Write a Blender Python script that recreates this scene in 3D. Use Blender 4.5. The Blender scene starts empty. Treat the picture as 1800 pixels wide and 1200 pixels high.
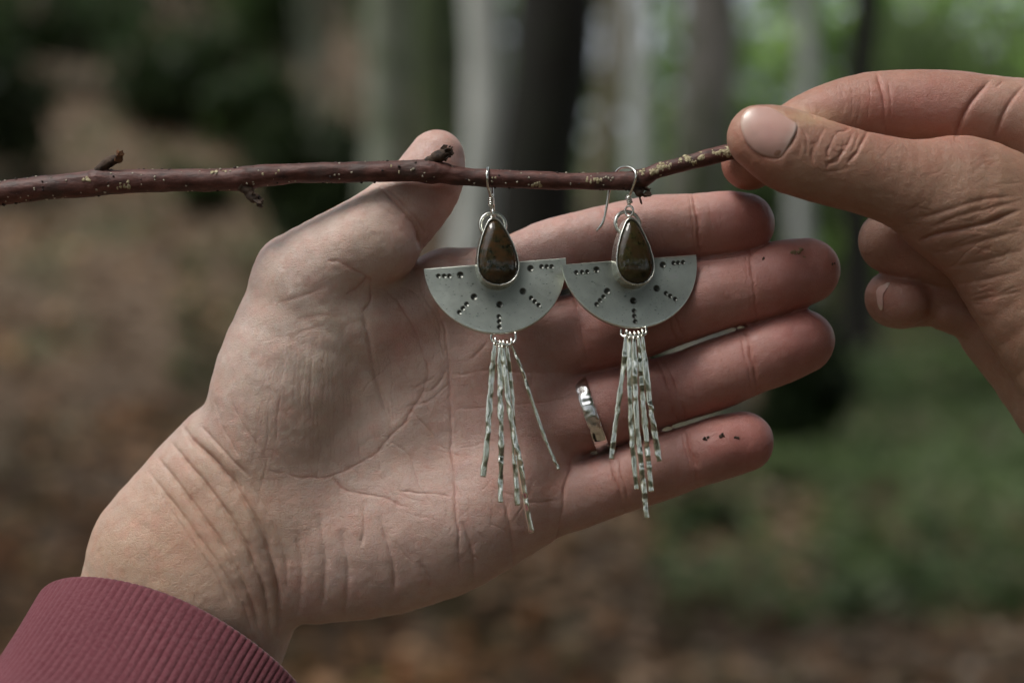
import bpy, bmesh, math, random
import numpy as np
from mathutils import Vector, Matrix

random.seed(7)
RNG = np.random.default_rng(7)
R = math.radians

# ------------------------------------------------------------------ camera, light, exposure
S = 0.155e-3            # one photo pixel at the twig, in metres
DIST = 0.3875           # camera to twig
KD = DIST / S           # the same distance in those units
CAMZ = 1.35
scene = bpy.context.scene
col = scene.collection

cam_d = bpy.data.cameras.new('camera')
cam = bpy.data.objects.new('camera', cam_d)
col.objects.link(cam)
cam.location = (0, 0, CAMZ)
cam.rotation_euler = (R(90), 0, 0)
cam_d.lens = 50
cam_d.sensor_width = 36
cam_d.clip_start = 0.02
cam_d.clip_end = 400
cam_d.dof.use_dof = True
cam_d.dof.focus_distance = DIST + 0.001
cam_d.dof.aperture_fstop = 4.9
scene.camera = cam

SUN_EL, SUN_AZ = 63.0, -58.0     # azimuth from behind the camera, towards the left
world = bpy.data.worlds.new('World')
scene.world = world
world.use_nodes = True
wn = world.node_tree
sky = wn.nodes.new('ShaderNodeTexSky')
sky.sky_type = 'NISHITA'
sky.sun_disc = False
sky.sun_elevation = R(SUN_EL)
sky.sun_rotation = R(180 + 58)
sky.air_density = 1.0
sky.dust_density = 3.0
bg = wn.nodes['Background']
bg.inputs['Strength'].default_value = 0.13
ovc = wn.nodes.new('ShaderNodeHueSaturation')      # overcast: the blue is mostly veiled
ovc.inputs['Saturation'].default_value = 0.35
wn.links.new(sky.outputs[0], ovc.inputs['Color'])
wn.links.new(ovc.outputs[0], bg.inputs[0])

sun_d = bpy.data.lights.new('sun', 'SUN')
sun_d.energy = 1.45
sun_d.angle = R(24)
sun_d.color = (1.0, 0.965, 0.915)
sun = bpy.data.objects.new('sun', sun_d)
col.objects.link(sun)
_el, _az = R(SUN_EL), R(SUN_AZ)
to_sun = Vector((math.sin(_az) * math.cos(_el), -math.cos(_az) * math.cos(_el), math.sin(_el)))
sun.rotation_euler = to_sun.to_track_quat('Z', 'Y').to_euler()
sun.location = (-3, -4, 9)

scene.view_settings.view_transform = 'Standard'
scene.view_settings.look = 'None'
scene.view_settings.exposure = 0.55
scene.view_settings.gamma = 1
scene.view_settings.use_curve_mapping = False
scene.cycles.use_denoising = True
scene.cycles.max_bounces = 6
scene.cycles.transparent_max_bounces = 4
scene.cycles.caustics_reflective = False
scene.cycles.caustics_refractive = False


# ------------------------------------------------------------------ helpers
def tag(o, label=None, cat=None, group=None, kind=None):
    if label: o['label'] = label
    if cat: o['category'] = cat
    if group: o['group'] = group
    if kind: o['kind'] = kind
    return o


def empty(name, loc=(0, 0, 0)):
    o = bpy.data.objects.new(name, None)
    o.location = loc
    o.empty_display_size = 0.01
    col.objects.link(o)
    return o


def world_origin(o):
    p = np.zeros(3)
    while o is not None:
        p += np.array(o.location); o = o.parent
    return p


def link(name, verts, faces, mat, parent=None, smooth=True, origin=None):
    """faces: (n,4) / (n,3) array or list of tuples; verts in world metres"""
    v = np.asarray(verts, dtype=np.float64)
    if origin is None:
        origin = v.mean(0) if parent is None else world_origin(parent)
    m = bpy.data.meshes.new(name)
    m.from_pydata((v - origin).tolist() if not isinstance(faces, np.ndarray) else [], [], faces if not isinstance(faces, np.ndarray) else [])
    if isinstance(faces, np.ndarray):
        n, k = faces.shape
        m.vertices.add(len(v))
        m.vertices.foreach_set('co', (v - origin).astype(np.float32).ravel())
        m.loops.add(n * k)
        m.loops.foreach_set('vertex_index', faces.astype(np.int32).ravel())
        m.polygons.add(n)
        m.polygons.foreach_set('loop_start', np.arange(0, n * k, k, dtype=np.int32))
        m.polygons.foreach_set('loop_total', np.full(n, k, dtype=np.int32))
        m.update(calc_edges=True)
        m.validate()
    if smooth:
        m.polygons.foreach_set('use_smooth', np.ones(len(m.polygons), dtype=bool))
    if mat: m.materials.append(mat)
    o = bpy.data.objects.new(name, m)
    o.location = origin
    col.objects.link(o)
    if parent is not None:
        o.location = (0, 0, 0)
        o.parent = parent
    return o


def paint(o, name, rgb):
    """colour attribute per vertex"""
    a = o.data.color_attributes.new(name, 'FLOAT_COLOR', 'POINT')
    c = np.ones((len(o.data.vertices), 4), dtype=np.float32)
    c[:, :3] = rgb
    a.data.foreach_set('color', c.ravel())


class N:
    """tiny node-tree writer"""
    def __init__(s, name):
        s.m = bpy.data.materials.new(name)
        s.m.use_nodes = True
        s.t = s.m.node_tree
        s.b = s.t.nodes['Principled BSDF']
        s.tc = s.t.nodes.new('ShaderNodeTexCoord')

    def n(s, kind, **kw):
        x = s.t.nodes.new('ShaderNode' + kind)
        for k, v in kw.items():
            if k in x.inputs: x.inputs[k].default_value = v
            else: setattr(x, k, v)
        return x

    def l(s, a, b): s.t.links.new(a, b)

    def noise(s, scale, detail=4, rough=0.55, stretch=None):
        x = s.n('TexNoise', Scale=scale, Detail=detail, Roughness=rough)
        src = s.tc.outputs['Object']
        if stretch:
            mp = s.n('Mapping')
            mp.inputs['Scale'].default_value = stretch
            s.l(src, mp.inputs[0]); src = mp.outputs[0]
        s.l(src, x.inputs['Vector'])
        return x.outputs['Fac']

    def ramp(s, fac, stops):
        x = s.n('ValToRGB')
        e = x.color_ramp.elements
        while len(e) < len(stops): e.new(0.5)
        for el, (p, c) in zip(e, stops):
            el.position = p
            el.color = (*c, 1) if len(c) == 3 else c
        s.l(fac, x.inputs[0])
        return x.outputs[0]

    def mix(s, fac, a, b, mode='MIX'):
        x = s.n('Mix', data_type='RGBA', blend_type=mode)
        for sock, v in ((x.inputs[0], fac), (x.inputs[6], a), (x.inputs[7], b)):
            if hasattr(v, 'is_linked') or isinstance(v, bpy.types.NodeSocket): s.l(v, sock)
            elif isinstance(v, (tuple, list)): sock.default_value = (*v, 1)
            else: sock.default_value = v
        return x.outputs[2]

    def math(s, op, a, b):
        x = s.n('Math', operation=op)
        for sock, v in ((x.inputs[0], a), (x.inputs[1], b)):
            if isinstance(v, bpy.types.NodeSocket): s.l(v, sock)
            else: sock.default_value = v
        return x.outputs[0]

    def attr(s, name): return s.n('VertexColor', layer_name=name).outputs[0]

    def bump(s, h, strength, dist, prev=None):
        x = s.n('Bump', Strength=strength, Distance=dist)
        s.l(h, x.inputs['Height'])
        if prev: s.l(prev, x.inputs['Normal'])
        return x.outputs[0]

    def set(s, **kw):
        for k, v in kw.items():
            k = k.replace('_', ' ')
            if isinstance(v, bpy.types.NodeSocket): s.l(v, s.b.inputs[k])
            else: s.b.inputs[k].default_value = (*v, 1) if isinstance(v, tuple) and len(v) == 3 and k.endswith('Color') else v
        return s.m


def vnoise(p, scale, seed=0):
    """smooth 3-D value noise in -1..1, numpy"""
    q = p / scale + seed * 17.31
    i = np.floor(q).astype(np.int64)
    f = q - i
    f = f * f * (3 - 2 * f)
    def h(a, b, c):
        n = (a * 73856093) ^ (b * 19349663) ^ (c * 83492791) ^ (seed * 2654435)
        n = (n ^ (n >> 13)) * 1274126177 & 0x7fffffff
        n = (n ^ (n >> 16)) & 0xffff
        return n / 32767.5 - 1
    r = 0
    for dx in (0, 1):
        for dy in (0, 1):
            for dz in (0, 1):
                w = (f[:, 0] if dx else 1 - f[:, 0]) * (f[:, 1] if dy else 1 - f[:, 1]) * (f[:, 2] if dz else 1 - f[:, 2])
                r = r + w * h(i[:, 0] + dx, i[:, 1] + dy, i[:, 2] + dz)
    return r


def U(px, py, d=0.0):
    """photo pixel + depth towards the camera -> local units (x right, y down, z to camera)"""
    k = (KD - d) / KD
    return np.array([(px - 900) * k, (py - 600) * k, d], dtype=np.float64)


def UA(a):
    a = np.asarray(a, dtype=np.float64)
    k = (KD - a[:, 2:3]) / KD
    return np.hstack([(a[:, :2] - (900, 600)) * k, a[:, 2:3]])


def to_world(q):
    q = np.asarray(q, dtype=np.float64).reshape(-1, 3)
    return np.stack([q[:, 0] * S, DIST - q[:, 2] * S, CAMZ - q[:, 1] * S], 1)


def spline(pts, n=6):
    """Catmull-Rom through rows of pts"""
    p = np.asarray(pts, dtype=np.float64)
    p = np.vstack([2 * p[0] - p[1], p, 2 * p[-1] - p[-2]])
    out = []
    for i in range(1, len(p) - 2):
        for t in np.linspace(0, 1, n, endpoint=False):
            a, b, c, d = p[i - 1], p[i], p[i + 1], p[i + 2]
            out.append(0.5 * (2 * b + (c - a) * t + (2 * a - 5 * b + 4 * c - d) * t * t + (3 * b - a - 3 * c + d) * t ** 3))
    out.append(p[-2])
    return np.array(out)


def tube(path, rad, nseg=12, cap=True, closed=False):
    """swept round tube; path (n,3), rad scalar or (n,) -> verts, faces list"""
    P = np.asarray(path, dtype=np.float64)
    n = len(P)
    rad = np.broadcast_to(np.asarray(rad, dtype=np.float64), (n,))
    if closed:
        T = np.roll(P, -1, 0) - np.roll(P, 1, 0)
    else:
        T = np.gradient(P, axis=0)
    T /= np.linalg.norm(T, axis=1, keepdims=True) + 1e-12
    up = np.array([0.13, 0.21, 0.97])
    if abs(T[0] @ up) > 0.9: up = np.array([0.9, 0.3, 0.1])
    nrm = np.cross(T[0], up); nrm /= np.linalg.norm(nrm)
    V = []
    for i in range(n):
        nrm = nrm - T[i] * (nrm @ T[i]); nrm /= np.linalg.norm(nrm)
        b = np.cross(T[i], nrm)
        a = np.linspace(0, 2 * math.pi, nseg, endpoint=False)[:, None]
        V.append(P[i] + rad[i] * (np.cos(a) * nrm + np.sin(a) * b))
    V = np.vstack(V)
    F = []
    m = n if closed else n - 1
    for i in range(m):
        for j in range(nseg):
            i2 = (i + 1) % n; j2 = (j + 1) % nseg
            F.append((i * nseg + j, i * nseg + j2, i2 * nseg + j2, i2 * nseg + j))
    if cap and not closed:
        F.append(tuple(range(nseg - 1, -1, -1)))
        F.append(tuple((n - 1) * nseg + j for j in range(nseg)))
    return V, F


class MB:
    def __init__(s): s.v = []; s.f = []; s.n = 0
    def add(s, V, F):
        s.f += [tuple(int(i) + s.n for i in f) for f in F]
        s.v.append(np.asarray(V)); s.n += len(V)
        return s
    def V(s): return np.vstack(s.v)


# ------------------------------------------------------------------ ground
def ground_h(x, y):
    x = np.asarray(x, dtype=np.float64); y = np.asarray(y, dtype=np.float64)
    r = np.where(y > 0, y, np.hypot(x, y) * 0.6)
    hl = np.interp(r, [0, 2, 4.5, 8, 14, 30, 60, 120], [0, 0, .27, 1.30, 3.7, 9.5, 21, 30])
    hr = np.interp(r, [0, 2, 4.5, 7, 12, 20, 30, 60, 120], [0, 0, .27, .5, .95, 1.9, 3.1, 6.5, 11])
    t = np.clip((x / (np.abs(y) + 2) + 0.12) / 0.22, 0, 1)
    t = t * t * (3 - 2 * t)
    h = hl * (1 - t) + hr * t
    back = np.interp(np.hypot(x, y), [0, 6, 30, 120], [0, 0.0, 1.0, 5])
    w = np.clip((y + 1) / 3.0, 0, 1)
    h = h * w + back * (1 - w)
    return h + 0.06 * np.sin(x * 1.7 + 0.4 * y) * np.sin(y * 1.3) * np.clip(r / 4, 0, 1)


def at(px, Y):
    x = (px - 900) * 0.0004 * Y
    return np.array([x, Y, float(ground_h(x, Y))])


rr = np.geomspace(0.4, 130, 90)
aa = np.linspace(0, 2 * math.pi, 220, endpoint=False)
gx = (rr[:, None] * np.sin(aa)).ravel(); gy = (rr[:, None] * np.cos(aa)).ravel()
gz = ground_h(gx, gy) + 0.03 * vnoise(np.stack([gx, gy, gx * 0], 1), 0.35, 3)
na = len(aa)
ii, jj = np.meshgrid(np.arange(len(rr) - 1), np.arange(na), indexing='ij')
gf = np.stack([ii * na + jj, (ii + 1) * na + jj, (ii + 1) * na + (jj + 1) % na, ii * na + (jj + 1) % na], -1).reshape(-1, 4)
gv = np.vstack([np.stack([gx, gy, gz], 1), [[0, 0, 0]]])

g = N('forest_soil')
n1 = g.noise(1.2, 6, .6); n2 = g.noise(9, 5, .65); n3 = g.noise(0.45, 3)
c = g.ramp(n2, [(0.3, (.045, .03, .018)), (0.55, (.13, .088, .055)), (0.75, (.22, .16, .105))])
c = g.mix(g.ramp(n1, [(0.5, (0, 0, 0)), (0.68, (.8, .8, .8))]), c, (.05, .062, .022))
M_SOIL = g.set(Base_Color=c, Roughness=.95, Normal=g.bump(n2, .6, .05))
o = link('ground', gv, gf[:, ::-1].copy(), M_SOIL, origin=(0, 0, 0))
tag(o, kind='structure')


# ------------------------------------------------------------------ leaves and bark
def leaf_mat(name, rough=.5, trans=.5):
    q = N(name)
    c = q.attr('leaf')
    m = q.set(Base_Color=c, Roughness=rough, Specular_IOR_Level=.3)
    t = q.n('BsdfTranslucent'); q.l(c, t.inputs[0])
    mx = q.n('MixShader'); mx.inputs[0].default_value = trans
    q.l(q.b.outputs[0], mx.inputs[1]); q.l(t.outputs[0], mx.inputs[2])
    q.l(mx.outputs[0], q.t.nodes['Material Output'].inputs[0])
    return m


M_LEAF = leaf_mat('leaf_green')
M_LITTER = leaf_mat('leaf_dead', .7, .1)


def leaves(P, size, flat=0.0, up=None):
    """folded leaf quads at points P: verts (n*6) and faces (n*2,4)"""
    n = len(P)
    u = RNG.normal(size=(n, 3)); u[:, 2] *= (1 - flat); u /= np.linalg.norm(u, axis=1, keepdims=True)
    w = RNG.normal(size=(n, 3))
    if flat: w[:, 2] *= (1 - flat)
    v = np.cross(u, w); 
    if flat:
        nz = np.array([0, 0, 1.0]) + RNG.normal(size=(n, 3)) * (1 - flat) * .8
        v = np.cross(nz, u)
    v /= np.linalg.norm(v, axis=1, keepdims=True) + 1e-9
    nn = np.cross(u, v)
    s = (size * RNG.uniform(.6, 1.35, n))[:, None]
    a = P - u * s * .5; b = P + u * s * .5
    q1 = P + v * s * .3 + nn * s * .1 - u * s * .08
    q2 = P - v * s * .3 + nn * s * .1 - u * s * .08
    V = np.stack([a, q1, b, q2], 1).reshape(-1, 3)
    k = np.arange(n)[:, None] * 4
    F = np.vstack([k + [0, 1, 2], k + [0, 2, 3]])
    return V, F


def leaf_obj(name, P, size, palette, parent=None, flat=0.0, mat=None, jitter=.25, field=None):
    V, F = leaves(P, size, flat)
    o = link(name, V, F, mat or M_LEAF, parent, smooth=False)
    pal = np.array(palette)
    pick = RNG.integers(0, len(pal), len(P))
    c = pal[pick] * RNG.uniform(1 - jitter, 1 + jitter, (len(P), 1))
    if field is not None:
        c = c * (field[:, None] if field.ndim == 1 else field)
    paint(o, 'leaf', np.repeat(c, 4, 0))
    return o


def blob(n, c, r, shell=.45):
    d = RNG.normal(size=(n, 3)); d /= np.linalg.norm(d, axis=1, keepdims=True)
    return np.asarray(c) + d * (RNG.uniform(shell, 1, (n, 1)) ** .6) * np.asarray(r)


GREEN_DARK = [(.018, .035, .012), (.03, .05, .018), (.04, .06, .02)]
GREEN_MID = [(.05, .095, .03), (.06, .11, .03), (.04, .075, .025), (.08, .12, .04)]
GREEN_LIGHT = [(.22, .31, .12), (.22, .30, .13), (.15, .23, .08), (.27, .33, .18)]


def bark(name, a, b, moss=0.0, mossc=(.045, .065, .02), scale=9):
    q = N(name)
    n1 = q.noise(scale, 6, .65, (1, 1, .22)); n2 = q.noise(3, 4)
    c = q.ramp(n1, [(.33, a), (.66, b)])
    if moss:
        c = q.mix(q.ramp(n2, [(.62 - moss * .35, (0, 0, 0)), (.72 - moss * .2, (1, 1, 1))]), c, mossc)
    return q.set(Base_Color=c, Roughness=.9, Normal=q.bump(n1, .8, .03))


BK_GREY = bark('bark_grey_green', (.10, .115, .08), (.24, .26, .2), .3)
BK_PALE = bark('bark_pale', (.34, .36, .33), (.58, .6, .56), .1)
BK_DARK = bark('bark_dark', (.004, .003, .002), (.014, .011, .006), .45, (.010, .012, .005))
BK_TAN = bark('bark_tan', (.15, .125, .08), (.27, .235, .155), .2)
BK_MOT = bark('bark_mottled', (.15, .145, .125), (.34, .31, .28), .45, (.08, .1, .05))
BK_MOSS = bark('bark_mossy', (.02, .026, .012), (.05, .062, .025), .8)


def tree(px, w, Y, mat, label, pal, lean=0.0, h=11, crown=900):
    base = at(px, Y)
    rad = w * .0004 * Y * .5
    t = empty('tree', base)
    tag(t, label, 'tree', 'trees in the wood behind the hands')
    n = 26
    zs = np.linspace(-.25, h, n)
    ph = RNG.uniform(0, 6, 4)
    px_ = base[0] + lean * (zs) + .05 * np.sin(zs * 1.3 + ph[0]) + .03 * np.sin(zs * 2.9 + ph[2])
    py_ = base[1] + .04 * np.sin(zs * .8 + ph[1])
    P = np.stack([px_, py_, base[2] + zs], 1)
    rd = rad * np.interp(zs, [-.25, 0.0, .35, 1.2, h], [1.9, 1.5, 1.15, 1.02, .3])
    mb = MB()
    V, F = tube(P, rd, 18)
    V += vnoise(V, rad * 1.3, 5)[:, None] * (V - np.repeat(P, 18, 0)) * .12
    mb.add(V, F)
    tips = []
    for k in range(9):
        z0 = h * RNG.uniform(.5, .95); a = RNG.uniform(0, 6.28)
        p0 = np.array([np.interp(z0, zs, px_), np.interp(z0, zs, py_), base[2] + z0])
        L = RNG.uniform(1.2, 2.6)
        d = np.array([math.cos(a), math.sin(a), .45])
        pts = spline([p0, p0 + d * L * .5 + (0, 0, .1), p0 + d * L + (0, 0, .4)], 4)
        V, F = tube(pts, np.linspace(rad * .4, .015, len(pts)), 7)
        mb.add(V, F); tips.append(pts[-1]); tips.append(pts[4])
    link('trunk', mb.V(), mb.f, mat, t)
    pts = np.vstack([blob(crown // len(tips) + 1, tp, (1.1, 1.1, .7), .1) for tp in tips])
    leaf_obj('crown', pts, .16, pal, t)
    return t


tree(687, 78, 9.0, BK_GREY, 'grey green tree trunk behind the upright thumb, left of the pale one', GREEN_MID)
tree(838, 72, 8.0, BK_PALE, 'pale smooth grey tree trunk just left of the left earring hook', GREEN_MID, lean=-.004)
tree(958, 150, 7.0, BK_DARK, 'very thick dark brown trunk behind the gap between the two earring hooks', GREEN_DARK)
tree(1062, 46, 8.4, BK_TAN, 'slim tan trunk standing at the right edge of the thick dark trunk', GREEN_MID, lean=-.004)
tree(1130, 46, 12.5, BK_PALE, 'distant pale trunk seen above the right earring hook', GREEN_MID)
tree(1235, 110, 10.0, BK_MOT, 'mottled grey trunk with moss, rising left of the pinching thumb tip', GREEN_LIGHT)
tree(1425, 40, 13.0, BK_PALE, 'thin pale leaning trunk above the pinching thumb nail', GREEN_LIGHT, lean=-.03, crown=350)
tree(1512, 62, 12.5, BK_DARK, 'dark trunk above the bent index finger of the pinching hand', GREEN_LIGHT, crown=350)
tree(760, 70, 14.0, BK_MOSS, 'dark mossy trunk far back between the grey green and pale trunks', GREEN_DARK)


def bush(px, Y, w, h, n, pal, label, size=.12, lift=0.0, group='shrubs in the wood behind the hands', stem=True):
    b = at(px, Y)
    t = empty('bush', b)
    tag(t, label, 'bush', group)
    rw = w * .0004 * Y * .5; rh = h * .0004 * Y * .5
    cz = b[2] + lift * .0004 * Y + rh * .9
    cl = [blob(1, (b[0], b[1], cz), (rw * .7, rw * .6, rh * .7))[0] for _ in range(14)]
    P = np.vstack([blob(int(n * 1.4) // 14, q, (rw * .45, rw * .45, rh * .42), .1) for q in cl])
    leaf_obj('foliage', P, size, pal, t)
    mb = MB()
    for q in cl:
        st = np.array([b[0] + RNG.uniform(-.1, .1), b[1] + RNG.uniform(-.1, .1), b[2] - .05])
        pts = spline([st, (st + q) / 2 + RNG.normal(size=3) * rw * .1, q], 5)
        V, F = tube(pts, np.linspace(.02, .006, len(pts)), 6)
        mb.add(V, F)
    link('stem', mb.V(), mb.f, BK_GREY, t)
    return t


bush(560, 9.5, 260, 330, 1700, GREEN_DARK, 'dark leafy shrub behind the twig, left of the upright thumb', lift=-20)
bush(500, 12.5, 300, 300, 1500, GREEN_MID, 'mid green shrub in the upper left above the round one', lift=150)
bush(330, 13, 330, 240, 1800, GREEN_DARK + GREEN_MID[:1], 'broad dark green shrub along the top of the brown bank', lift=-10)
bush(90, 14.5, 360, 200, 1800, GREEN_DARK + GREEN_MID[:1], 'dark green shrub in the top left corner of the wood', lift=40)
bush(450, 11.5, 200, 190, 1100, GREEN_DARK + GREEN_MID, 'rounded green shrub on the bank left of the twig knot', lift=20)
bush(-20, 11, 260, 300, 1400, GREEN_DARK, 'dark green shrub at the left edge above the twig end', lift=20)
bush(345, 10.5, 150, 90, 500, GREEN_MID, 'small low green shrub on the brown bank above the twig')
bush(570, 11.5, 210, 200, 700, GREEN_LIGHT + GREEN_MID, 'light green shrub at the top beside the grey green trunk', lift=330)
bush(1640, 11, 420, 130, 420, GREEN_LIGHT, 'bright low green shrub under the curled fingers', lift=0)
bush(1135, 10.6, 130, 430, 3600, GREEN_DARK, 'tall dark shrub between the tan and the mottled trunk')
bush(1370, 14, 260, 420, 850, GREEN_MID + GREEN_LIGHT[:1], 'green shrub behind the pinching thumb tip', lift=120)
bush(1690, 15, 420, 560, 1900, GREEN_LIGHT, 'bright light green shrub above the bent index finger', lift=160)
bush(1560, 17, 420, 400, 800, GREEN_LIGHT + GREEN_MID, 'tall green shrub behind the dark trunk at right', lift=200)
bush(1410, 8.5, 190, 330, 1800, GREEN_DARK, 'dark green shrub beyond the fingertips of the open hand', lift=-10)
bush(1240, 6.8, 170, 95, 700, GREEN_DARK, 'low dark clump on the leaf litter below the little finger', size=.05, lift=-25)
bush(720, 15, 300, 500, 1400, GREEN_MID, 'mid green shrub far behind between the grey and pale trunks', lift=100)


def scatter(n, x0, x1, y0, y1):
    """points on the ground inside a wedge of the view"""
    Y = y0 * (y1 / y0) ** RNG.uniform(0, 1, n)
    px = RNG.uniform(x0, x1, n)
    x = (px - 900) * .0004 * Y
    return np.stack([x, Y, ground_h(x, Y) + .02], 1)


P = scatter(13000, -500, 2300, 3.5, 22)
_s = np.clip((P[:, 0] / P[:, 1] + .05) / .2, 0, 1)[:, None]
hue = np.array([.98, .71, .47]) * (1 - _s) + np.array([1.0, .9, .76]) * _s
patch = np.clip(.9 + .65 * vnoise(P * (1, 1, 0), .55, 9) , .3, 1.5)
o = leaf_obj('leaf_litter', P, .11, [(.33, .235, .155), (.25, .165, .10), (.46, .37, .29), (.17, .115, .08), (.6, .52, .45), (.33, .18, .09), (.2, .2, .11), (.5, .4, .33)], None, .75, M_LITTER, .3, patch[:, None] * hue)
tag(o, 'brown fallen leaves covering the woodland floor', kind='stuff')

P = np.vstack([scatter(3600, 1330, 2100, 7.6, 11.5), scatter(2400, 1450, 2100, 5.2, 9), scatter(500, 1150, 1500, 5, 9), scatter(3000, 1330, 2000, 11, 19)])
P[:, 2] += RNG.uniform(0, .12, len(P))
o = leaf_obj('undergrowth', P, .10, GREEN_MID + GREEN_LIGHT + GREEN_LIGHT + [(.26, .32, .15), (.32, .36, .22)], None, .62)
tag(o, 'low green plants covering the ground at right', kind='stuff')
P = np.vstack([scatter(900, -200, 700, 10, 15), scatter(500, 300, 700, 7, 9.5)])
P[:, 2] += RNG.uniform(0, .1, len(P))
o = leaf_obj('ground_cover', P, .08, GREEN_DARK + GREEN_MID, None, .3)
tag(o, 'sparse dark green plants on the brown bank', kind='stuff')

# far wood: one mass on the hills in front and an unseen belt added behind the photographer to block light
n = 25000
ang = RNG.uniform(-.62, .62, n); rad_ = RNG.uniform(19, 46, n)
x = rad_ * np.sin(ang); y = rad_ * np.cos(ang)
hgt = RNG.uniform(0, 1, n) ** 1.3 * (4.4 + 2.2 * vnoise(np.stack([x, y, x * 0], 1), 3.0, 4))
Pf = np.stack([x, y, ground_h(x, y) + hgt], 1)
gap = Vector((math.sin(R(-58)) * math.cos(R(61)), -math.cos(R(-58)) * math.cos(R(61)), math.sin(R(61))))      # opening shaped in the added foliage to steer the light
cl = []
for k in range(260):
    a_ = RNG.uniform(1.15, 5.13); r_ = RNG.uniform(7, 14)
    x, y = r_ * math.sin(a_), r_ * math.cos(a_)
    z_ = float(ground_h(x, y)) + 9.0 * RNG.uniform(0, 1) ** 1.1
    if Vector((x, y, z_ - CAMZ)).normalized() @ gap > .86: continue
    cl.append(blob(90, (x, y, z_), (1.7, 1.7, 1.2), .1))
for k in range(430):      # unseen canopy added to shade the hands, open towards the upper left
    x, y, z_ = RNG.uniform(-7, 9), RNG.uniform(-9, 4.5), RNG.uniform(5.5, 9)
    if Vector((x, y, z_ - CAMZ)).normalized() @ gap > .83: continue
    cl.append(blob(110, (x, y, z_), (1.3, 1.3, .6), .1))
Pb = np.vstack(cl); n = len(Pb)
ang = RNG.uniform(.10, .48, 5000); rad_ = RNG.uniform(17, 30, 5000)
x = rad_ * np.sin(ang); y = rad_ * np.cos(ang)
Pf = np.vstack([Pf, np.stack([x, y, ground_h(x, y) + RNG.uniform(0, 1, 5000) * (6.0 + 2.5 * vnoise(np.stack([x, y, x * 0], 1), 2.2, 14))], 1)])
_t = np.clip(Pf[:, 0] / (Pf[:, 1] * .36), -1, 1)[:, None]
fieldf = np.clip(1.0 + .9 * _t, .45, 1.9) * (1 + np.clip(_t, 0, 1) * np.array([.9, 1.05, .15]))      # sunlit brightness painted into the right-hand leaves, darker leaf colour on the left
o = leaf_obj('woodland', np.vstack([Pf, Pb]), .34, GREEN_MID + GREEN_LIGHT[:2] + GREEN_DARK, None, 0, None, .3, np.vstack([fieldf, np.full((n, 3), 1.2)]))
tag(o, 'far woodland foliage covering the slope, and unseen leaves added to shade the hands', kind='stuff')


# ------------------------------------------------------------------ skin surfaces: distance fields -> mesh
def smin(a, b, k):
    h = np.maximum(k - np.abs(a - b), 0) / k
    return np.minimum(a, b) - h * h * k * .25


def cap(p, a, b, ra, rb, f):
    w = np.array([1, 1, 1 / f], dtype=np.float32)
    q = p * w; a = (a * w).astype(np.float32); b = (b * w).astype(np.float32)
    ab = b - a
    t = np.clip(((q - a) @ ab) / (ab @ ab + 1e-6), 0, 1)
    dv = q - a - t[:, None] * ab
    return np.sqrt((dv * dv).sum(1)) - (ra + (rb - ra) * t)


class Chain:
    """rows: px, py, d, r"""
    def __init__(s, rows, f=.92, n=3):
        rows = np.asarray(rows, dtype=np.float64)
        sp = spline(rows, n) if len(rows) > 2 else rows
        s.k = (KD - sp[:, 2]) / KD
        s.c = UA(sp[:, :3]); s.r = sp[:, 3] * s.k; s.f = f
    def __call__(s, p):
        d = None
        for i in range(len(s.c) - 1):
            e = cap(p, s.c[i], s.c[i + 1], s.r[i], s.r[i + 1], s.f)
            d = e if d is None else np.minimum(d, e)
        return d


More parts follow.
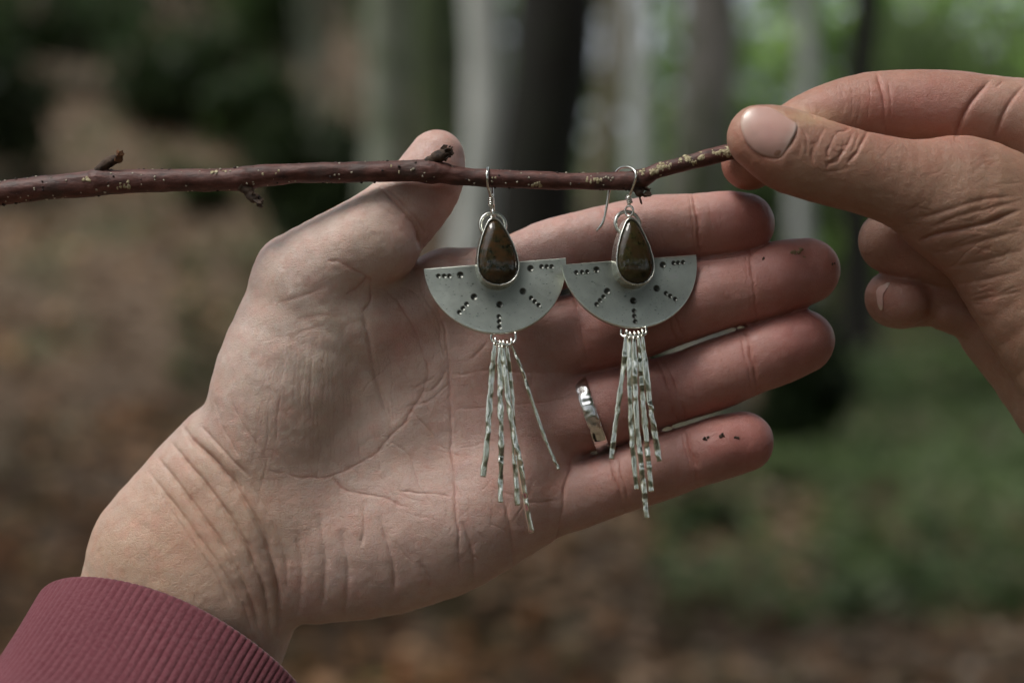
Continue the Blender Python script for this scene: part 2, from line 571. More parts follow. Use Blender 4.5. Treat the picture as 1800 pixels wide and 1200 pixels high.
def surface_nets(sdf, lo, hi, h):
    lo = np.asarray(lo, float); hi = np.asarray(hi, float)
    B = 4
    nb = np.ceil((hi - lo) / (h * B)).astype(int)
    n = nb * B
    cx = [lo[i] + (np.arange(nb[i]) + .5) * h * B for i in range(3)]
    C = np.stack(np.meshgrid(*cx, indexing='ij'), -1).reshape(-1, 3).astype(np.float32)
    fc = sdf(C).reshape(nb)
    act = np.abs(fc) < h * B * 1.6
    f = np.repeat(np.repeat(np.repeat(fc, B, 0), B, 1), B, 2).astype(np.float32)
    m = np.repeat(np.repeat(np.repeat(act, B, 0), B, 1), B, 2)
    idx = np.argwhere(m)
    f[m] = sdf((lo + (idx + .5) * h).astype(np.float32))
    inside = f < 0
    s = np.zeros(tuple(n - 1), dtype=np.int8)
    for a in (0, 1):
        for b in (0, 1):
            for c_ in (0, 1):
                s += inside[a:n[0] - 1 + a, b:n[1] - 1 + b, c_:n[2] - 1 + c_]
    cells = np.argwhere((s > 0) & (s < 8))
    vid = -np.ones(tuple(n - 1), dtype=np.int64)
    vid[tuple(cells.T)] = np.arange(len(cells))
    acc = np.zeros((len(cells), 3)); cnt = np.zeros(len(cells))
    corners = [(a, b, c_) for a in (0, 1) for b in (0, 1) for c_ in (0, 1)]
    for c0 in corners:
        for ax in range(3):
            if c0[ax]: continue
            c1 = list(c0); c1[ax] = 1
            f0 = f[tuple((cells + c0).T)]; f1 = f[tuple((cells + c1).T)]
            x = (f0 < 0) != (f1 < 0)
            t = np.where(x, f0 / np.where(x, f0 - f1, 1), 0)
            p = np.tile(np.array(c0, float), (len(cells), 1)); p[:, ax] = t
            acc[x] += p[x]; cnt[x] += 1
    V = lo + (cells + .5 + acc / cnt[:, None]) * h
    F = []
    for ax in range(3):
        b, c_ = (ax + 1) % 3, (ax + 2) % 3
        sl0 = [slice(1, n[i] - 1) for i in range(3)]; sl1 = list(sl0)
        sl0[ax] = slice(0, n[ax] - 1); sl1[ax] = slice(1, n[ax])
        i0, i1 = inside[tuple(sl0)], inside[tuple(sl1)]
        e = np.argwhere(i0 != i1)
        off = np.ones(3, int); off[ax] = 0
        e0 = e + off
        flip = i0[tuple(e.T)]
        q = []
        for db, dc in ((-1, -1), (0, -1), (0, 0), (-1, 0)):
            k = e0.copy(); k[:, b] += db; k[:, c_] += dc
            q.append(vid[tuple(k.T)])
        q = np.stack(q, 1)
        q[~flip] = q[~flip][:, ::-1]
        F.append(q)
    return V, np.vstack(F)


def refine(V, F, levels):
    """Catmull-Clark through the Subsurf modifier, back to numpy"""
    o = link('tmp', V * .001, F, None, None, True, origin=(0, 0, 0))
    md = o.modifiers.new('s', 'SUBSURF'); md.levels = levels; md.render_levels = levels
    dg = bpy.context.evaluated_depsgraph_get(); dg.update()
    me = bpy.data.meshes.new_from_object(o.evaluated_get(dg))
    v = np.empty(len(me.vertices) * 3, dtype=np.float32); me.vertices.foreach_get('co', v)
    nn = np.empty(len(me.vertices) * 3, dtype=np.float32); me.vertices.foreach_get('normal', nn)
    li = np.empty(len(me.loops), dtype=np.int32); me.loops.foreach_get('vertex_index', li)
    old = o.data
    bpy.data.objects.remove(o); bpy.data.meshes.remove(old); bpy.data.meshes.remove(me)
    return v.reshape(-1, 3).astype(np.float64) * 1000, nn.reshape(-1, 3).astype(np.float64), li.reshape(-1, 4)


def crease_field(PX, creases, V):
    """PX (n,2) photo-plane positions; returns depth and redness sums"""
    dep = np.zeros(len(PX)); red = np.zeros(len(PX))
    P0 = PX
    PX = PX + np.stack([3.0 * vnoise(V, 24, 71) + 1.1 * vnoise(V, 8, 72), 3.0 * vnoise(V, 24, 73) + 1.1 * vnoise(V, 8, 74)], 1)
    vary = np.clip(1 + .6 * vnoise(V, 30, 75) + .35 * vnoise(V, 11, 76), .15, 1.8)
    for pts, w, d, r in creases:
        p = spline(pts, 4) if len(pts) > 2 else np.asarray(pts, float)
        m = w * 2.6
        box = np.nonzero((PX[:, 0] > p[:, 0].min() - m) & (PX[:, 0] < p[:, 0].max() + m) & (PX[:, 1] > p[:, 1].min() - m) & (PX[:, 1] < p[:, 1].max() + m))[0]
        if not len(box): continue
        q = PX[box] if w < 7 else .3 * PX[box] + .7 * P0[box]
        best = np.full(len(q), 1e9); par = np.zeros(len(q))
        ns = len(p) - 1
        for i in range(ns):
            ab = p[i + 1] - p[i]
            t = np.clip(((q - p[i]) @ ab) / (ab @ ab + 1e-9), 0, 1)
            e = np.hypot(*(q - p[i] - t[:, None] * ab).T)
            u = e < best
            best[u] = e[u]; par[u] = (i + t[u]) / ns
        fade = np.clip(np.minimum(par, 1 - par) / .16, 0, 1) ** .7
        x = best / w
        core = np.exp(-x * x * 6.0); soft = np.exp(-x * x * .9)
        vr = vary[box] if w < 7 else .55 + .45 * np.clip(vary[box], .4, 1.4)
        sf = .26 if w < 7 else .42
        dep[box] += d * fade * ((.42 if w < 7 else .55) * core + sf * soft) * vr
        red[box] += r * fade * (.75 * core + .25 * soft) * vr
    return dep, red


def blend_colors(PX, base, spots):
    c = np.tile(np.array(base, float), (len(PX), 1))
    for (x, y, rx, ry, rgb, w) in spots:
        g_ = np.exp(-(((PX[:, 0] - x) / rx) ** 2 + ((PX[:, 1] - y) / ry) ** 2)) * w
        c += (np.array(rgb) - c) * g_[:, None]
    return c


sk = N('skin')
cc = sk.attr('skin')
mot = sk.noise(330, 5, .6); pores = sk.noise(1700, 4, .65); mot2 = sk.noise(90, 3, .5)
cc = sk.mix(sk.ramp(mot, [(.35, (0, 0, 0)), (.7, (.42, .42, .42))]), cc, sk.mix(1.0, cc, (.93, .74, .70), 'MULTIPLY'))
cc = sk.mix(sk.ramp(mot2, [(.45, (0, 0, 0)), (.75, (.35, .35, .35))]), cc, sk.mix(1.0, cc, (1.04, 1.03, .92), 'MULTIPLY'))
vor = sk.n('TexVoronoi', Scale=1350.0, feature='DISTANCE_TO_EDGE')
sk.l(sk.tc.outputs['Object'], vor.inputs['Vector'])
def skin_lines(scale, stretch, off):
    x = sk.noise(scale, 3, .55, stretch)
    return sk.ramp(sk.math('ABSOLUTE', sk.math('SUBTRACT', x, off), 0.0), [(.0, (1, 1, 1)), (.022, (0, 0, 0))])


ln1 = skin_lines(620, (1, 1, .16), .5); ln2 = skin_lines(560, (.18, 1, 1), .48); ln3 = skin_lines(900, (.7, 1, .5), .52)
lines = sk.mix(.5, sk.mix(1.0, ln1, ln2, 'LIGHTEN'), ln3, 'LIGHTEN')
cc = sk.mix(sk.math('MULTIPLY', lines, .30), cc, sk.mix(1.0, cc, (.80, .60, .54), 'MULTIPLY'))
blot = sk.noise(150, 4, .6)
cc = sk.mix(sk.ramp(blot, [(.48, (0, 0, 0)), (.72, (.5, .5, .5))]), cc, sk.mix(1.0, cc, (1.02, .78, .76), 'MULTIPLY'))
pale = sk.noise(210, 3, .5)
cc = sk.mix(sk.ramp(pale, [(.52, (0, 0, 0)), (.75, (.4, .4, .4))]), cc, sk.mix(1.0, cc, (1.08, 1.14, 1.16), 'MULTIPLY'))
b0 = sk.bump(sk.math('SUBTRACT', 1.0, lines), .35, .00016)
b1 = sk.bump(pores, .35, .0002, b0)
b2 = sk.bump(sk.math('MINIMUM', vor.outputs['Distance'], .12), .4, .0010, b1)
M_SKIN = sk.set(Base_Color=cc, Roughness=sk.ramp(mot, [(.3, (.36, .36, .36)), (.7, (.52, .52, .52))]), Specular_IOR_Level=.55, Subsurface_Weight=.3,
                Subsurface_Radius=(1.0, .36, .2), Subsurface_Scale=.0022, Normal=b2)


def build_skin(name, sdf, lo, hi, creases, base, spots, relief, h=6.2, levels=2, red=(.42, .16, .12)):
    V, F = surface_nets(sdf, lo, hi, h)
    # pull the coarse vertices onto the field once, then relax by subdivision
    e = 2.0
    P32 = V.astype(np.float32)
    g0 = sdf(P32)
    gr = np.stack([sdf(P32 + np.array(d, np.float32) * e) - sdf(P32 - np.array(d, np.float32) * e) for d in ((1, 0, 0), (0, 1, 0), (0, 0, 1))], 1) / (2 * e)
    V = V - np.clip(g0 / np.maximum((gr ** 2).sum(1), .2), -4, 4)[:, None] * gr
    V, NN, F = refine(V, F, levels)
    k = (KD - V[:, 2]) / KD
    PX = V[:, :2] / k[:, None] + (900, 600)
    front = np.clip((NN[:, 2] + .05) / .3, 0, 1)
    idx = np.nonzero(front > 0)[0]
    dep, rd = crease_field(PX[idx], creases, V[idx])
    disp = np.zeros(len(V))
    disp[idx] -= dep * front[idx]
    disp += relief(V, PX) 
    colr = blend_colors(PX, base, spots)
    w = np.zeros(len(V)); w[idx] = np.clip(rd, 0, .75) * front[idx]
    colr += (np.array(red) - colr) * w[:, None]
    colr *= (1 + .07 * vnoise(V, 60, 2) + .05 * vnoise(V, 22, 8))[:, None]
    V = V + NN * disp[:, None]
    o = link(name, to_world(V), F, M_SKIN)
    paint(o, 'skin', np.clip(colr, .01, .9))
    return o


def first_hit(sdf, PXY, d0=170, d1=-160, step=2.0):
    ds = np.arange(d0, d1, -step)
    n = len(PXY)
    A = np.empty((n, len(ds), 3))
    A[:, :, 0] = PXY[:, 0:1]; A[:, :, 1] = PXY[:, 1:2]; A[:, :, 2] = ds
    f = sdf(UA(A.reshape(-1, 3)).astype(np.float32)).reshape(n, len(ds))
    ins = f < 0
    i = np.argmax(ins, 1); i = np.maximum(i, 1)
    r = np.arange(n)
    fa, fb = f[r, i - 1], f[r, i]
    t = np.clip(fa / (fa - fb + 1e-9), 0, 1)
    return ds[i - 1] - t * step


# ---- the open hand
L_F = [
    Chain([(850, 512, -112, 66), (960, 452, -102, 63), (1075, 419, -96, 60), (1150, 405, -95, 60.5), (1228, 397, -93, 58), (1280, 393, -90, 57), (1308, 393, -92, 53)]),
    Chain([(880, 612, -118, 66), (1000, 592, -106, 72), (1083, 572, -101, 72), (1165, 544, -97, 69), (1250, 517, -96, 67), (1325, 500, -94, 66), (1380, 486, -90, 64), (1418, 476, -92, 59)]),
    Chain([(895, 748, -118, 66), (1000, 733, -106, 69), (1083, 711, -100, 67), (1175, 686, -97, 60), (1250, 661, -95, 61), (1320, 634, -92, 59), (1370, 616, -89, 59), (1409, 600, -91, 57)]),
    Chain([(880, 878, -118, 74), (985, 875, -104, 63), (1030, 864, -98, 59), (1078, 849, -93, 57.5), (1163, 820, -88, 58), (1218, 802, -85, 55.5), (1265, 787, -82, 55), (1308, 777, -83, 53)]),
]
L_TH = Chain([(540, 500, -76, 96), (600, 455, -62, 84), (645, 425, -56, 78), (690, 388, -68, 70), (738, 340, -88, 63), (758, 305, -90, 56), (768, 277, -92, 47)], .9)
L_LOBE = Chain([(615, 452, -56, 66), (669, 431, -48, 66)], .9)
L_THEN = Chain([(598, 560, -88, 100), (545, 570, -82, 112), (507, 670, -82, 124), (475, 780, -96, 118)], .74)
L_HYP = Chain([(560, 975, -112, 118), (680, 960, -108, 118), (800, 922, -112, 113), (890, 872, -116, 98)], .78)
L_META = [Chain([(520, 800, -140, 85), (745, 540, -128, 78), (850, 505, -120, 68)], .88),
          Chain([(520, 850, -140, 90), (880, 610, -134, 76)], .88),
          Chain([(540, 880, -140, 90), (890, 740, -134, 76)], .88),
          Chain([(560, 930, -140, 90), (890, 860, -130, 80)], .88)]
L_PAD = [Chain([(905, 520, -112, 58), (935, 600, -108, 58), (950, 700, -108, 58), (945, 800, -108, 60), (925, 880, -110, 66)], .9), Chain([(930, 660, -122, 46), (984, 657, -120, 34)], .9), Chain([(930, 797, -120, 46), (984, 794, -118, 34)], .9)]
L_WEB = Chain([(690, 590, -140, 70), (775, 525, -138, 64)], .95)
L_ADD = Chain([(672, 545, -112, 34), (700, 590, -108, 42), (698, 640, -112, 46)], .9)
L_ARM = Chain([(480, 870, -125, 165), (410, 945, -122, 176), (352, 1020, -110, 183), (306, 1120, -118, 190), (250, 1240, -50, 196), (150, 1430, 110, 210)], .66)
L_RADIAL = Chain([(398, 800, -112, 92), (330, 880, -112, 95), (270, 960, -105, 105)], .85)


def sdf_left(p):
    th = smin(smin(L_TH(p), L_LOBE(p), 10), L_THEN(p), 34)
    pm = L_THEN(p)
    for c_ in L_META: pm = smin(pm, c_(p), 70)
    pm = smin(pm, L_HYP(p), 70)
    pm = smin(pm, L_WEB(p), 26)
    pm = smin(pm, L_ADD(p), 20)
    for c_ in L_PAD: pm = smin(pm, c_(p), 44)
    arm = smin(L_ARM(p), L_RADIAL(p), 40)
    pm = smin(pm, arm, 26)
    t = smin(th, pm, 14)
    r = t
    for c_ in L_F:
        r = smin(r, smin(t, c_(p), 20), 5)
    return r


LC = [
    ([(653, 505), (682, 513), (708, 540), (730, 585), (745, 625), (752, 660), (735, 705), (697, 757), (650, 803), (600, 830), (560, 840), (500, 832), (455, 822)], 5, 1.6, .28),
    ([(650, 488), (651, 530), (638, 548)], 6, 3, .3), ([(636, 540), (648, 593), (657, 647), (672, 700), (690, 745)], 11, 3.4, .08),
    ([(652, 496), (627, 477), (593, 460), (575, 458)], 6, 1.6, .3), ([(645, 488), (625, 505), (606, 520)], 5, 1.8, .35),
    ([(487, 533), (540, 517), (572, 503)], 7, .8, .25), ([(455, 603), (513, 587), (575, 570)], 6, .6, .2), ([(520, 560), (560, 552), (600, 556)], 6, .5, .2),
    ([(760, 520), (776, 565), (787, 610), (790, 680), (792, 735), (797, 830), (803, 900), (808, 960), (808, 1020)], 5, 2.6, .25),
    ([(812, 915), (830, 965), (833, 1022)], 7, 3.2, .15), ([(880, 850), (899, 940), (902, 1000)], 7, 2.8, .12),
    ([(1014, 792), (999, 830), (991, 870), (990, 900), (974, 955)], 6, 4.5, .3),
    ([(583, 838), (611, 861), (675, 875), (716, 893)], 5, 2.2, .3), ([(698, 861), (745, 866), (795, 870)], 4, 1.8, .2),
    ([(666, 905), (690, 985), (695, 1045)], 9, 2.8, .08), ([(638, 880), (640, 930), (634, 960)], 7, 1.8, .1), ([(600, 930), (612, 1000), (606, 1080)], 12, 2.4, .05),
    ([(560, 900), (572, 980), (566, 1070)], 13, 2.4, .05), ([(735, 985), (755, 1020), (752, 1050)], 9, 2.4, .08), ([(520, 930), (530, 1000), (525, 1080)], 14, 2.2, .03),
    ([(721, 719), (748, 751), (795, 800)], 4, 1.7, .15), ([(684, 774), (720, 800), (735, 850), (770, 900)], 4, 1.5, .12), ([(740, 690), (765, 680), (790, 640)], 4, 1.4, .1),
    ([(700, 640), (735, 690), (760, 730)], 4, 1.3, .1), ([(706, 720), (760, 700), (792, 668)], 4, 1.3, .1), ([(640, 815), (680, 850), (700, 900)], 4, 1.3, .1),
    ([(752, 560), (772, 590), (790, 650)], 5, 1.6, .1), ([(735, 480), (745, 520), (770, 560), (778, 600)], 7, 2.0, .1), ([(700, 500), (735, 520), (760, 570)], 6, 1.8, .1),
    ([(795, 657), (880, 652), (1000, 657)], 5, 1.5, .15), ([(790, 722), (880, 712), (1005, 702)], 5, 1.6, .22), ([(820, 640), (900, 560), (960, 545)], 6, 1.8, .15),
    ([(800, 790), (880, 770), (960, 770)], 4, 1.2, .12), ([(850, 850), (930, 880), (985, 880)], 4, 1.0, .1),
    # finger joints
    ([(1215, 330), (1226, 390), (1229, 458)], 6.8, 4.2, .35), ([(1207, 335), (1217, 390), (1220, 455)], 4, 1.4, .15),
    ([(1050, 360), (1080, 395), (1112, 445)], 6, 2.8, .28), ([(1062, 358), (1094, 395), (1124, 440)], 5, 2.0, .2),
    ([(1316, 430), (1326, 500), (1331, 570)], 6.8, 4.2, .35), ([(1308, 432), (1317, 500), (1321, 570)], 4, 1.4, .12),
    ([(1145, 490), (1170, 545), (1192, 610)], 6, 3, .3), ([(1157, 490), (1183, 545), (1206, 605)], 5, 2.0, .2), ([(1010, 520), (1022, 575), (1030, 640)], 6, 2.4, .2),
    ([(1306, 572), (1322, 630), (1331, 695)], 6.8, 4.2, .35), ([(1297, 575), (1312, 633), (1321, 698)], 4, 1.4, .12),
    ([(1156, 632), (1178, 690), (1192, 748)], 6, 3, .3), ([(1168, 628), (1190, 685), (1205, 742)], 5, 2.0, .2),
    ([(1203, 750), (1217, 800), (1229, 858)], 6.8, 4.2, .4), ([(1195, 755), (1208, 802), (1219, 858)], 4, 1.4, .12),
    ([(1070, 795), (1084, 850), (1100, 905)], 6, 2.8, .28), ([(1081, 792), (1096, 846), (1112, 900)], 5, 2.0, .18),
    ([(668, 328), (708, 368), (734, 405), (738, 440)], 8, 6.0, .3), ([(682, 330), (722, 372), (748, 410)], 6, 2.8, .25), ([(655, 345), (690, 380), (718, 420)], 6, 1.8, .15),
    # wrist folds
    ([(318, 745), (345, 782), (375, 808), (421, 867), (462, 937), (483, 1008), (492, 1075), (488, 1125)], 9, 9.0, .10),
    ([(300, 775), (330, 815), (358, 846), (404, 908), (442, 975), (467, 1042), (477, 1120)], 8, 7.5, .07),
    ([(275, 800), (333, 875), (375, 933), (412, 992), (442, 1054), (460, 1125)], 8, 6.4, .05),
    ([(258, 825), (317, 900), (362, 962), (400, 1017), (429, 1067), (448, 1130)], 8, 5, .04),
    ([(290, 880), (340, 955), (385, 1020), (415, 1085)], 7, 2.4, .05), ([(340, 770), (385, 820), (425, 860)], 7, 3.4, .08), ([(350, 745), (400, 800), (440, 840)], 7, 2.8, .08),
    ([(375, 700), (395, 760), (430, 810)], 6, 1.6, .05), ([(440, 850), (470, 900), (500, 970), (505, 1040)], 8, 1.8, .03), ([(400, 690), (430, 750), (460, 790)], 5, 1.3, .08),
]
_r = np.random.default_rng(3)
for i in range(34):      # fine upright lines over the ball of the thumb
    x0 = _r.uniform(455, 690); y0 = _r.uniform(560, 740); L = _r.uniform(70, 190)
    s_ = (x0 - 590) * .0009
    LC.append(([(x0, y0), (x0 + s_ * L * .5 + _r.normal() * 2, y0 + L * .5), (x0 + s_ * L + _r.normal() * 3, y0 + L)], _r.uniform(2.6, 3.8), _r.uniform(.35, .8), .07))
for i in range(46):      # net of short lines in the hollow of the palm
    x0 = _r.uniform(620, 960); y0 = _r.uniform(620, 1000); L = _r.uniform(25, 90); a = _r.choice([-.9, .8, 1.5, .2]) + _r.normal() * .2
    LC.append(([(x0, y0), (x0 + math.cos(a) * L * .5 + _r.normal() * 2, y0 + math.sin(a) * L * .5), (x0 + math.cos(a) * L, y0 + math.sin(a) * L)], _r.uniform(2.4, 3.6), _r.uniform(.5, 1.1), .08))
for i in range(60):      # fine cross lines on the fingers
    f_ = _r.integers(0, 4); ch = L_F[f_]; j = _r.integers(4, len(ch.c) - 4); c0 = ch.c[j] / ch.k[j] + (900, 600, 0)
    r_ = ch.r[j] * .8; yo = _r.uniform(-.5, .5) * r_; x0 = c0[0] + _r.uniform(-20, 20); hl = _r.uniform(.2, .5) * r_
    LC.append(([(x0 - 4, c0[1] + yo - hl), (x0 + 3, c0[1] + yo + hl)], 2.8, _r.uniform(.4, .9), .05))

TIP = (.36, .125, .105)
L_SPOTS = [  # fingers: own redness, darkened further to paint in shade from the other hand
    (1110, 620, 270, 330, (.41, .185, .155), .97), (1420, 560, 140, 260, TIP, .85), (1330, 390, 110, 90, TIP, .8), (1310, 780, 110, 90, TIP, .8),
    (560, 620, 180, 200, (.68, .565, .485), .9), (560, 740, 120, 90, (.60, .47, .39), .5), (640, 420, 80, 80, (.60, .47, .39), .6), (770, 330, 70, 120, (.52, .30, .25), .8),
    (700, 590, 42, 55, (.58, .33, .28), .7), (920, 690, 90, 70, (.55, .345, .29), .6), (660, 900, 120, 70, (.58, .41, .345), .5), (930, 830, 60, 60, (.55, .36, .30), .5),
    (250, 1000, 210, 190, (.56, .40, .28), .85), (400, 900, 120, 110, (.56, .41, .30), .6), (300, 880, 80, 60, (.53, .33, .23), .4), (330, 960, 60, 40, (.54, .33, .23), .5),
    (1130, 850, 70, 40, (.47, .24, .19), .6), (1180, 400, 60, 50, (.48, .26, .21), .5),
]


def relief_left(V, PX):
    d = 1.6 * vnoise(V, 70, 1) + .8 * vnoise(V, 32, 4)
    d = d + .35 * vnoise(V, 10, 11)
    # soft hollow in the middle of the palm
    d = d - 12 * np.exp(-(((PX[:, 0] - 790) / 80) ** 2 + ((PX[:, 1] - 720) / 130) ** 2)) * (V[:, 2] > -120)
    # cushions of the finger pads and at the finger roots
    for x, y, r_, h_ in ((1292, 392, 42, 4.5), (1388, 484, 46, 4.5), (1378, 612, 44, 4.5), (1272, 785, 40, 4.5), (1152, 405, 48, 4), (1248, 516, 48, 4.5), (1248, 661, 46, 4.5), (1150, 824, 42, 4),
                         (1045, 590, 44, 3.5), (1080, 850, 36, 3), (935, 560, 44, 4), (945, 690, 46, 4.5), (935, 840, 48, 4), (690, 385, 30, -2), (760, 330, 42, 4)):
        d = d + h_ * np.exp(-(((PX[:, 0] - x) / r_) ** 2 + ((PX[:, 1] - y) / r_) ** 2) * 1.2) * (V[:, 2] > -100)
    return d


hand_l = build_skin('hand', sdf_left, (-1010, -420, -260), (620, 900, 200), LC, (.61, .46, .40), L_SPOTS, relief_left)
tag(hand_l, 'open left hand held palm out behind the earrings, with a pink ribbed cuff', 'hand', 'hands of the person holding the twig')

# ---- the pink cuff: an oval ribbed tube round the forearm
knit = N('pink_knit')
kn = knit.noise(900, 4, .6); kn2 = knit.noise(60, 3)
kc = knit.mix(kn2, (.115, .030, .040), (.165, .048, .060))
kc = knit.mix(knit.ramp(kn, [(.35, (0, 0, 0)), (.75, (.5, .5, .5))]), kc, (.22, .095, .11))
M_KNIT = knit.set(Base_Color=kc, Roughness=.95, Specular_IOR_Level=.15, Sheen_Weight=.12, Normal=knit.bump(kn, .5, .0006))

ax_pts = spline([(303, 1161, -84, 260, 180), (252, 1248, 6, 264, 186), (190, 1352, 110, 275, 196), (120, 1470, 230, 310, 240), (20, 1640, 380, 350, 280)], 26)
ctr = UA(ax_pts[:, :3])
NA = 1440
a = np.linspace(0, 2 * math.pi, NA, endpoint=False)
rows = []
T = np.gradient(ctr, axis=0); T /= np.linalg.norm(T, axis=1, keepdims=True)
n_rows = len(ctr)
seq = [(0, -13), (0, -9)] + [(i, 0) for i in range(n_rows)]
for q, (i, ins) in enumerate(seq):
    t = T[i]
    side = np.cross(t, (0, 0, 1)); side /= np.linalg.norm(side)
    fr = np.cross(side, t)
    k = (KD - ax_pts[i, 2]) / KD
    ru, rv = ax_pts[i, 3] * k, ax_pts[i, 4] * k
    lead = 0
    rib = 1.6 * (np.abs(np.cos(a * 58)) ** .9 - .5) * (1 + .3 * np.sin(a * 7 + i * .11)) * (1 if i < 76 else .0)
    edge = {0: -4.5, 1: -1.2}.get(i, 0) if ins == 0 else ins
    rib = rib * (1 if ins == 0 else .3)
    wob = 3 * np.sin(3 * a + 1) + 2 * np.sin(5 * a + i * .05)
    if i > 76:
        wob = wob + 7 * np.sin(9 * a + i * .3) * min(1, (i - 76) / 10)
    rad_u = ru + rib + edge + wob; rad_v = rv + rib + edge + wob
    p = ctr[i] + np.cos(a)[:, None] * side * rad_u[:, None] + np.sin(a)[:, None] * fr * rad_v[:, None]
    if q == 0: p = p + T[0] * 40
    rows.append(p)
V = np.vstack(rows)
ii, jj = np.meshgrid(np.arange(len(rows) - 1), np.arange(NA), indexing='ij')
F = np.stack([ii * NA + jj, ii * NA + (jj + 1) % NA, (ii + 1) * NA + (jj + 1) % NA, (ii + 1) * NA + jj], -1).reshape(-1, 4)
slv = link('sleeve', to_world(V), F, M_KNIT, hand_l)
slv['label'] = 'pink ribbed sweatshirt cuff'

# ---- the pinching hand
R_TH = Chain([(1336, 242, 66, 58), (1366, 254, 64, 69), (1400, 269, 62, 74), (1467, 291, 56, 72), (1520, 304, 50, 72), (1580, 320, 44, 77), (1640, 340, 34, 90), (1700, 362, 24, 108)], .74)
R_KNUCK = Chain([(1640, 318, 30, 62), (1700, 306, 24, 62), (1790, 358, 14, 80)], .8)
R_MASS = Chain([(1690, 362, 20, 104), (1770, 415, 14, 124), (1840, 478, 10, 150), (1960, 590, 20, 190), (2150, 780, 60, 230), (2400, 1000, 110, 260)], .7)
R_IX = Chain([(1318, 284, -48, 50), (1362, 258, -52, 52), (1420, 222, -58, 56), (1490, 196, -62, 59), (1550, 186, -62, 61), (1650, 190, -62, 67), (1745, 204, -64, 70), (1850, 225, -70, 82)], .92)
R_MID = Chain([(1566, 425, -78, 56), (1610, 440, -74, 60), (1690, 455, -72, 62), (1800, 440, -80, 80)], .95)
R_RING = Chain([(1572, 524, -96, 51), (1640, 520, -100, 54), (1760, 510, -110, 66)], .95)
R_RTIP = Chain([(1592, 532, -62, 41), (1584, 530, -92, 46)], .95)
R_PINK = Chain([(1662, 544, -84, 38), (1740, 560, -92, 50)], .95)
R_HYP = Chain([(1784, 566, -96, 100), (1850, 640, -80, 108), (2000, 790, -30, 150)], .85)
R_BACK = [Chain([(1850, 240, -78, 96), (1880, 420, -96, 110)], .9), Chain([(1880, 420, -96, 110), (1890, 600, -90, 110)], .9)]


def sdf_right(p):
    th = smin(smin(R_TH(p), R_MASS(p), 34), R_KNUCK(p), 30)
    bk = smin(smin(R_BACK[0](p), R_BACK[1](p), 40), R_HYP(p), 40)
    body = smin(th, bk, 10)
    r = body
    ix = R_IX(p)
    r = np.minimum(r, smin(bk, ix, 26))
    for c_ in (R_MID, R_PINK):
        r = np.minimum(r, smin(bk, c_(p), 12))
    r = np.minimum(r, smin(smin(R_RING(p), R_RTIP(p), 12), bk, 12))
    return r


NAIL = [(1305, 203), (1313, 193), (1326, 188), (1348, 188), (1363, 194), (1378, 203), (1392, 212), (1401, 219), (1399, 232), (1391, 248), (1383, 262), (1374, 275), (1362, 278), (1348, 275), (1334, 270), (1322, 261), (1313, 250), (1307, 236), (1303, 219)]
RC = [
    ([(1468, 235), (1457, 258), (1455, 272), (1459, 278)], 4, 3.4, .4), ([(1468, 237), (1478, 230), (1492, 226)], 4, 2.6, .3),
    ([(1496, 233), (1492, 252), (1479, 272), (1471, 284), (1449, 286)], 4, 2.8, .35), ([(1484, 245), (1479, 270), (1457, 288), (1453, 296)], 4, 2.2, .25),
    ([(1524, 229), (1517, 247), (1503, 270), (1490, 290)], 5, 4.4, .45), ([(1450, 224), (1438, 245), (1424, 254)], 4, 2.0, .25), ([(1434, 248), (1427, 270), (1430, 285)], 4, 2.0, .25),
    ([(1407, 223), (1417, 240), (1418, 262), (1414, 272)], 4, 2.0, .2), ([(1444, 235), (1434, 258), (1428, 275), (1430, 296)], 4, 1.5, .2), ([(1509, 236), (1503, 254), (1492, 270)], 4, 2.0, .2),
    ([(1470, 255), (1480, 258), (1494, 252)], 4, 1.6, .1), ([(1400, 238), (1406, 255), (1400, 280)], 4, 1.2, .15), ([(1462, 262), (1472, 268), (1484, 262)], 3.5, 1.4, .1),
    ([(1440, 300), (1470, 300), (1500, 292)], 5, 1.2, .1),
    ([(1614, 424), (1640, 415), (1667, 408), (1733, 393), (1795, 368)], 7, 5.5, .3), ([(1600, 385), (1660, 372), (1720, 352), (1790, 345)], 8, 2.0, .12),
    ([(1630, 402), (1680, 382), (1740, 366), (1795, 352)], 7, 2.0, .1), ([(1660, 440), (1720, 425), (1795, 405)], 8, 1.8, .08), ([(1665, 470), (1720, 460), (1795, 440)], 8, 1.6, .05),
    ([(1680, 500), (1730, 492), (1795, 475)], 8, 1.6, .05), ([(1700, 530), (1750, 522), (1798, 510)], 8, 1.5, .05),
    ([(1742, 140), (1722, 162), (1702, 188), (1688, 215), (1678, 246)], 7, 5.0, .35), ([(1538, 120), (1550, 150), (1554, 190), (1556, 240)], 6, 4.0, .4), ([(1560, 140), (1566, 180), (1562, 235)], 5, 1.6, .2),
    ([(1800, 150), (1775, 180), (1758, 215), (1748, 250)], 7, 3.4, .3), ([(1762, 140), (1752, 155)], 5, 2.0, .2), ([(1420, 182), (1424, 196), (1434, 208)], 5, 2.0, .3),
    ([(1510, 150), (1513, 180), (1508, 215)], 3, 1, .1), ([(1495, 150), (1500, 175), (1496, 210)], 3, 1, .1), ([(1480, 160), (1486, 180), (1482, 205)], 3, 1, .1), ([(1525, 140), (1530, 170), (1526, 220)], 3, 1, .1),
    ([p for p in NAIL] + [NAIL[0]], 6, 4.2, .25),
]
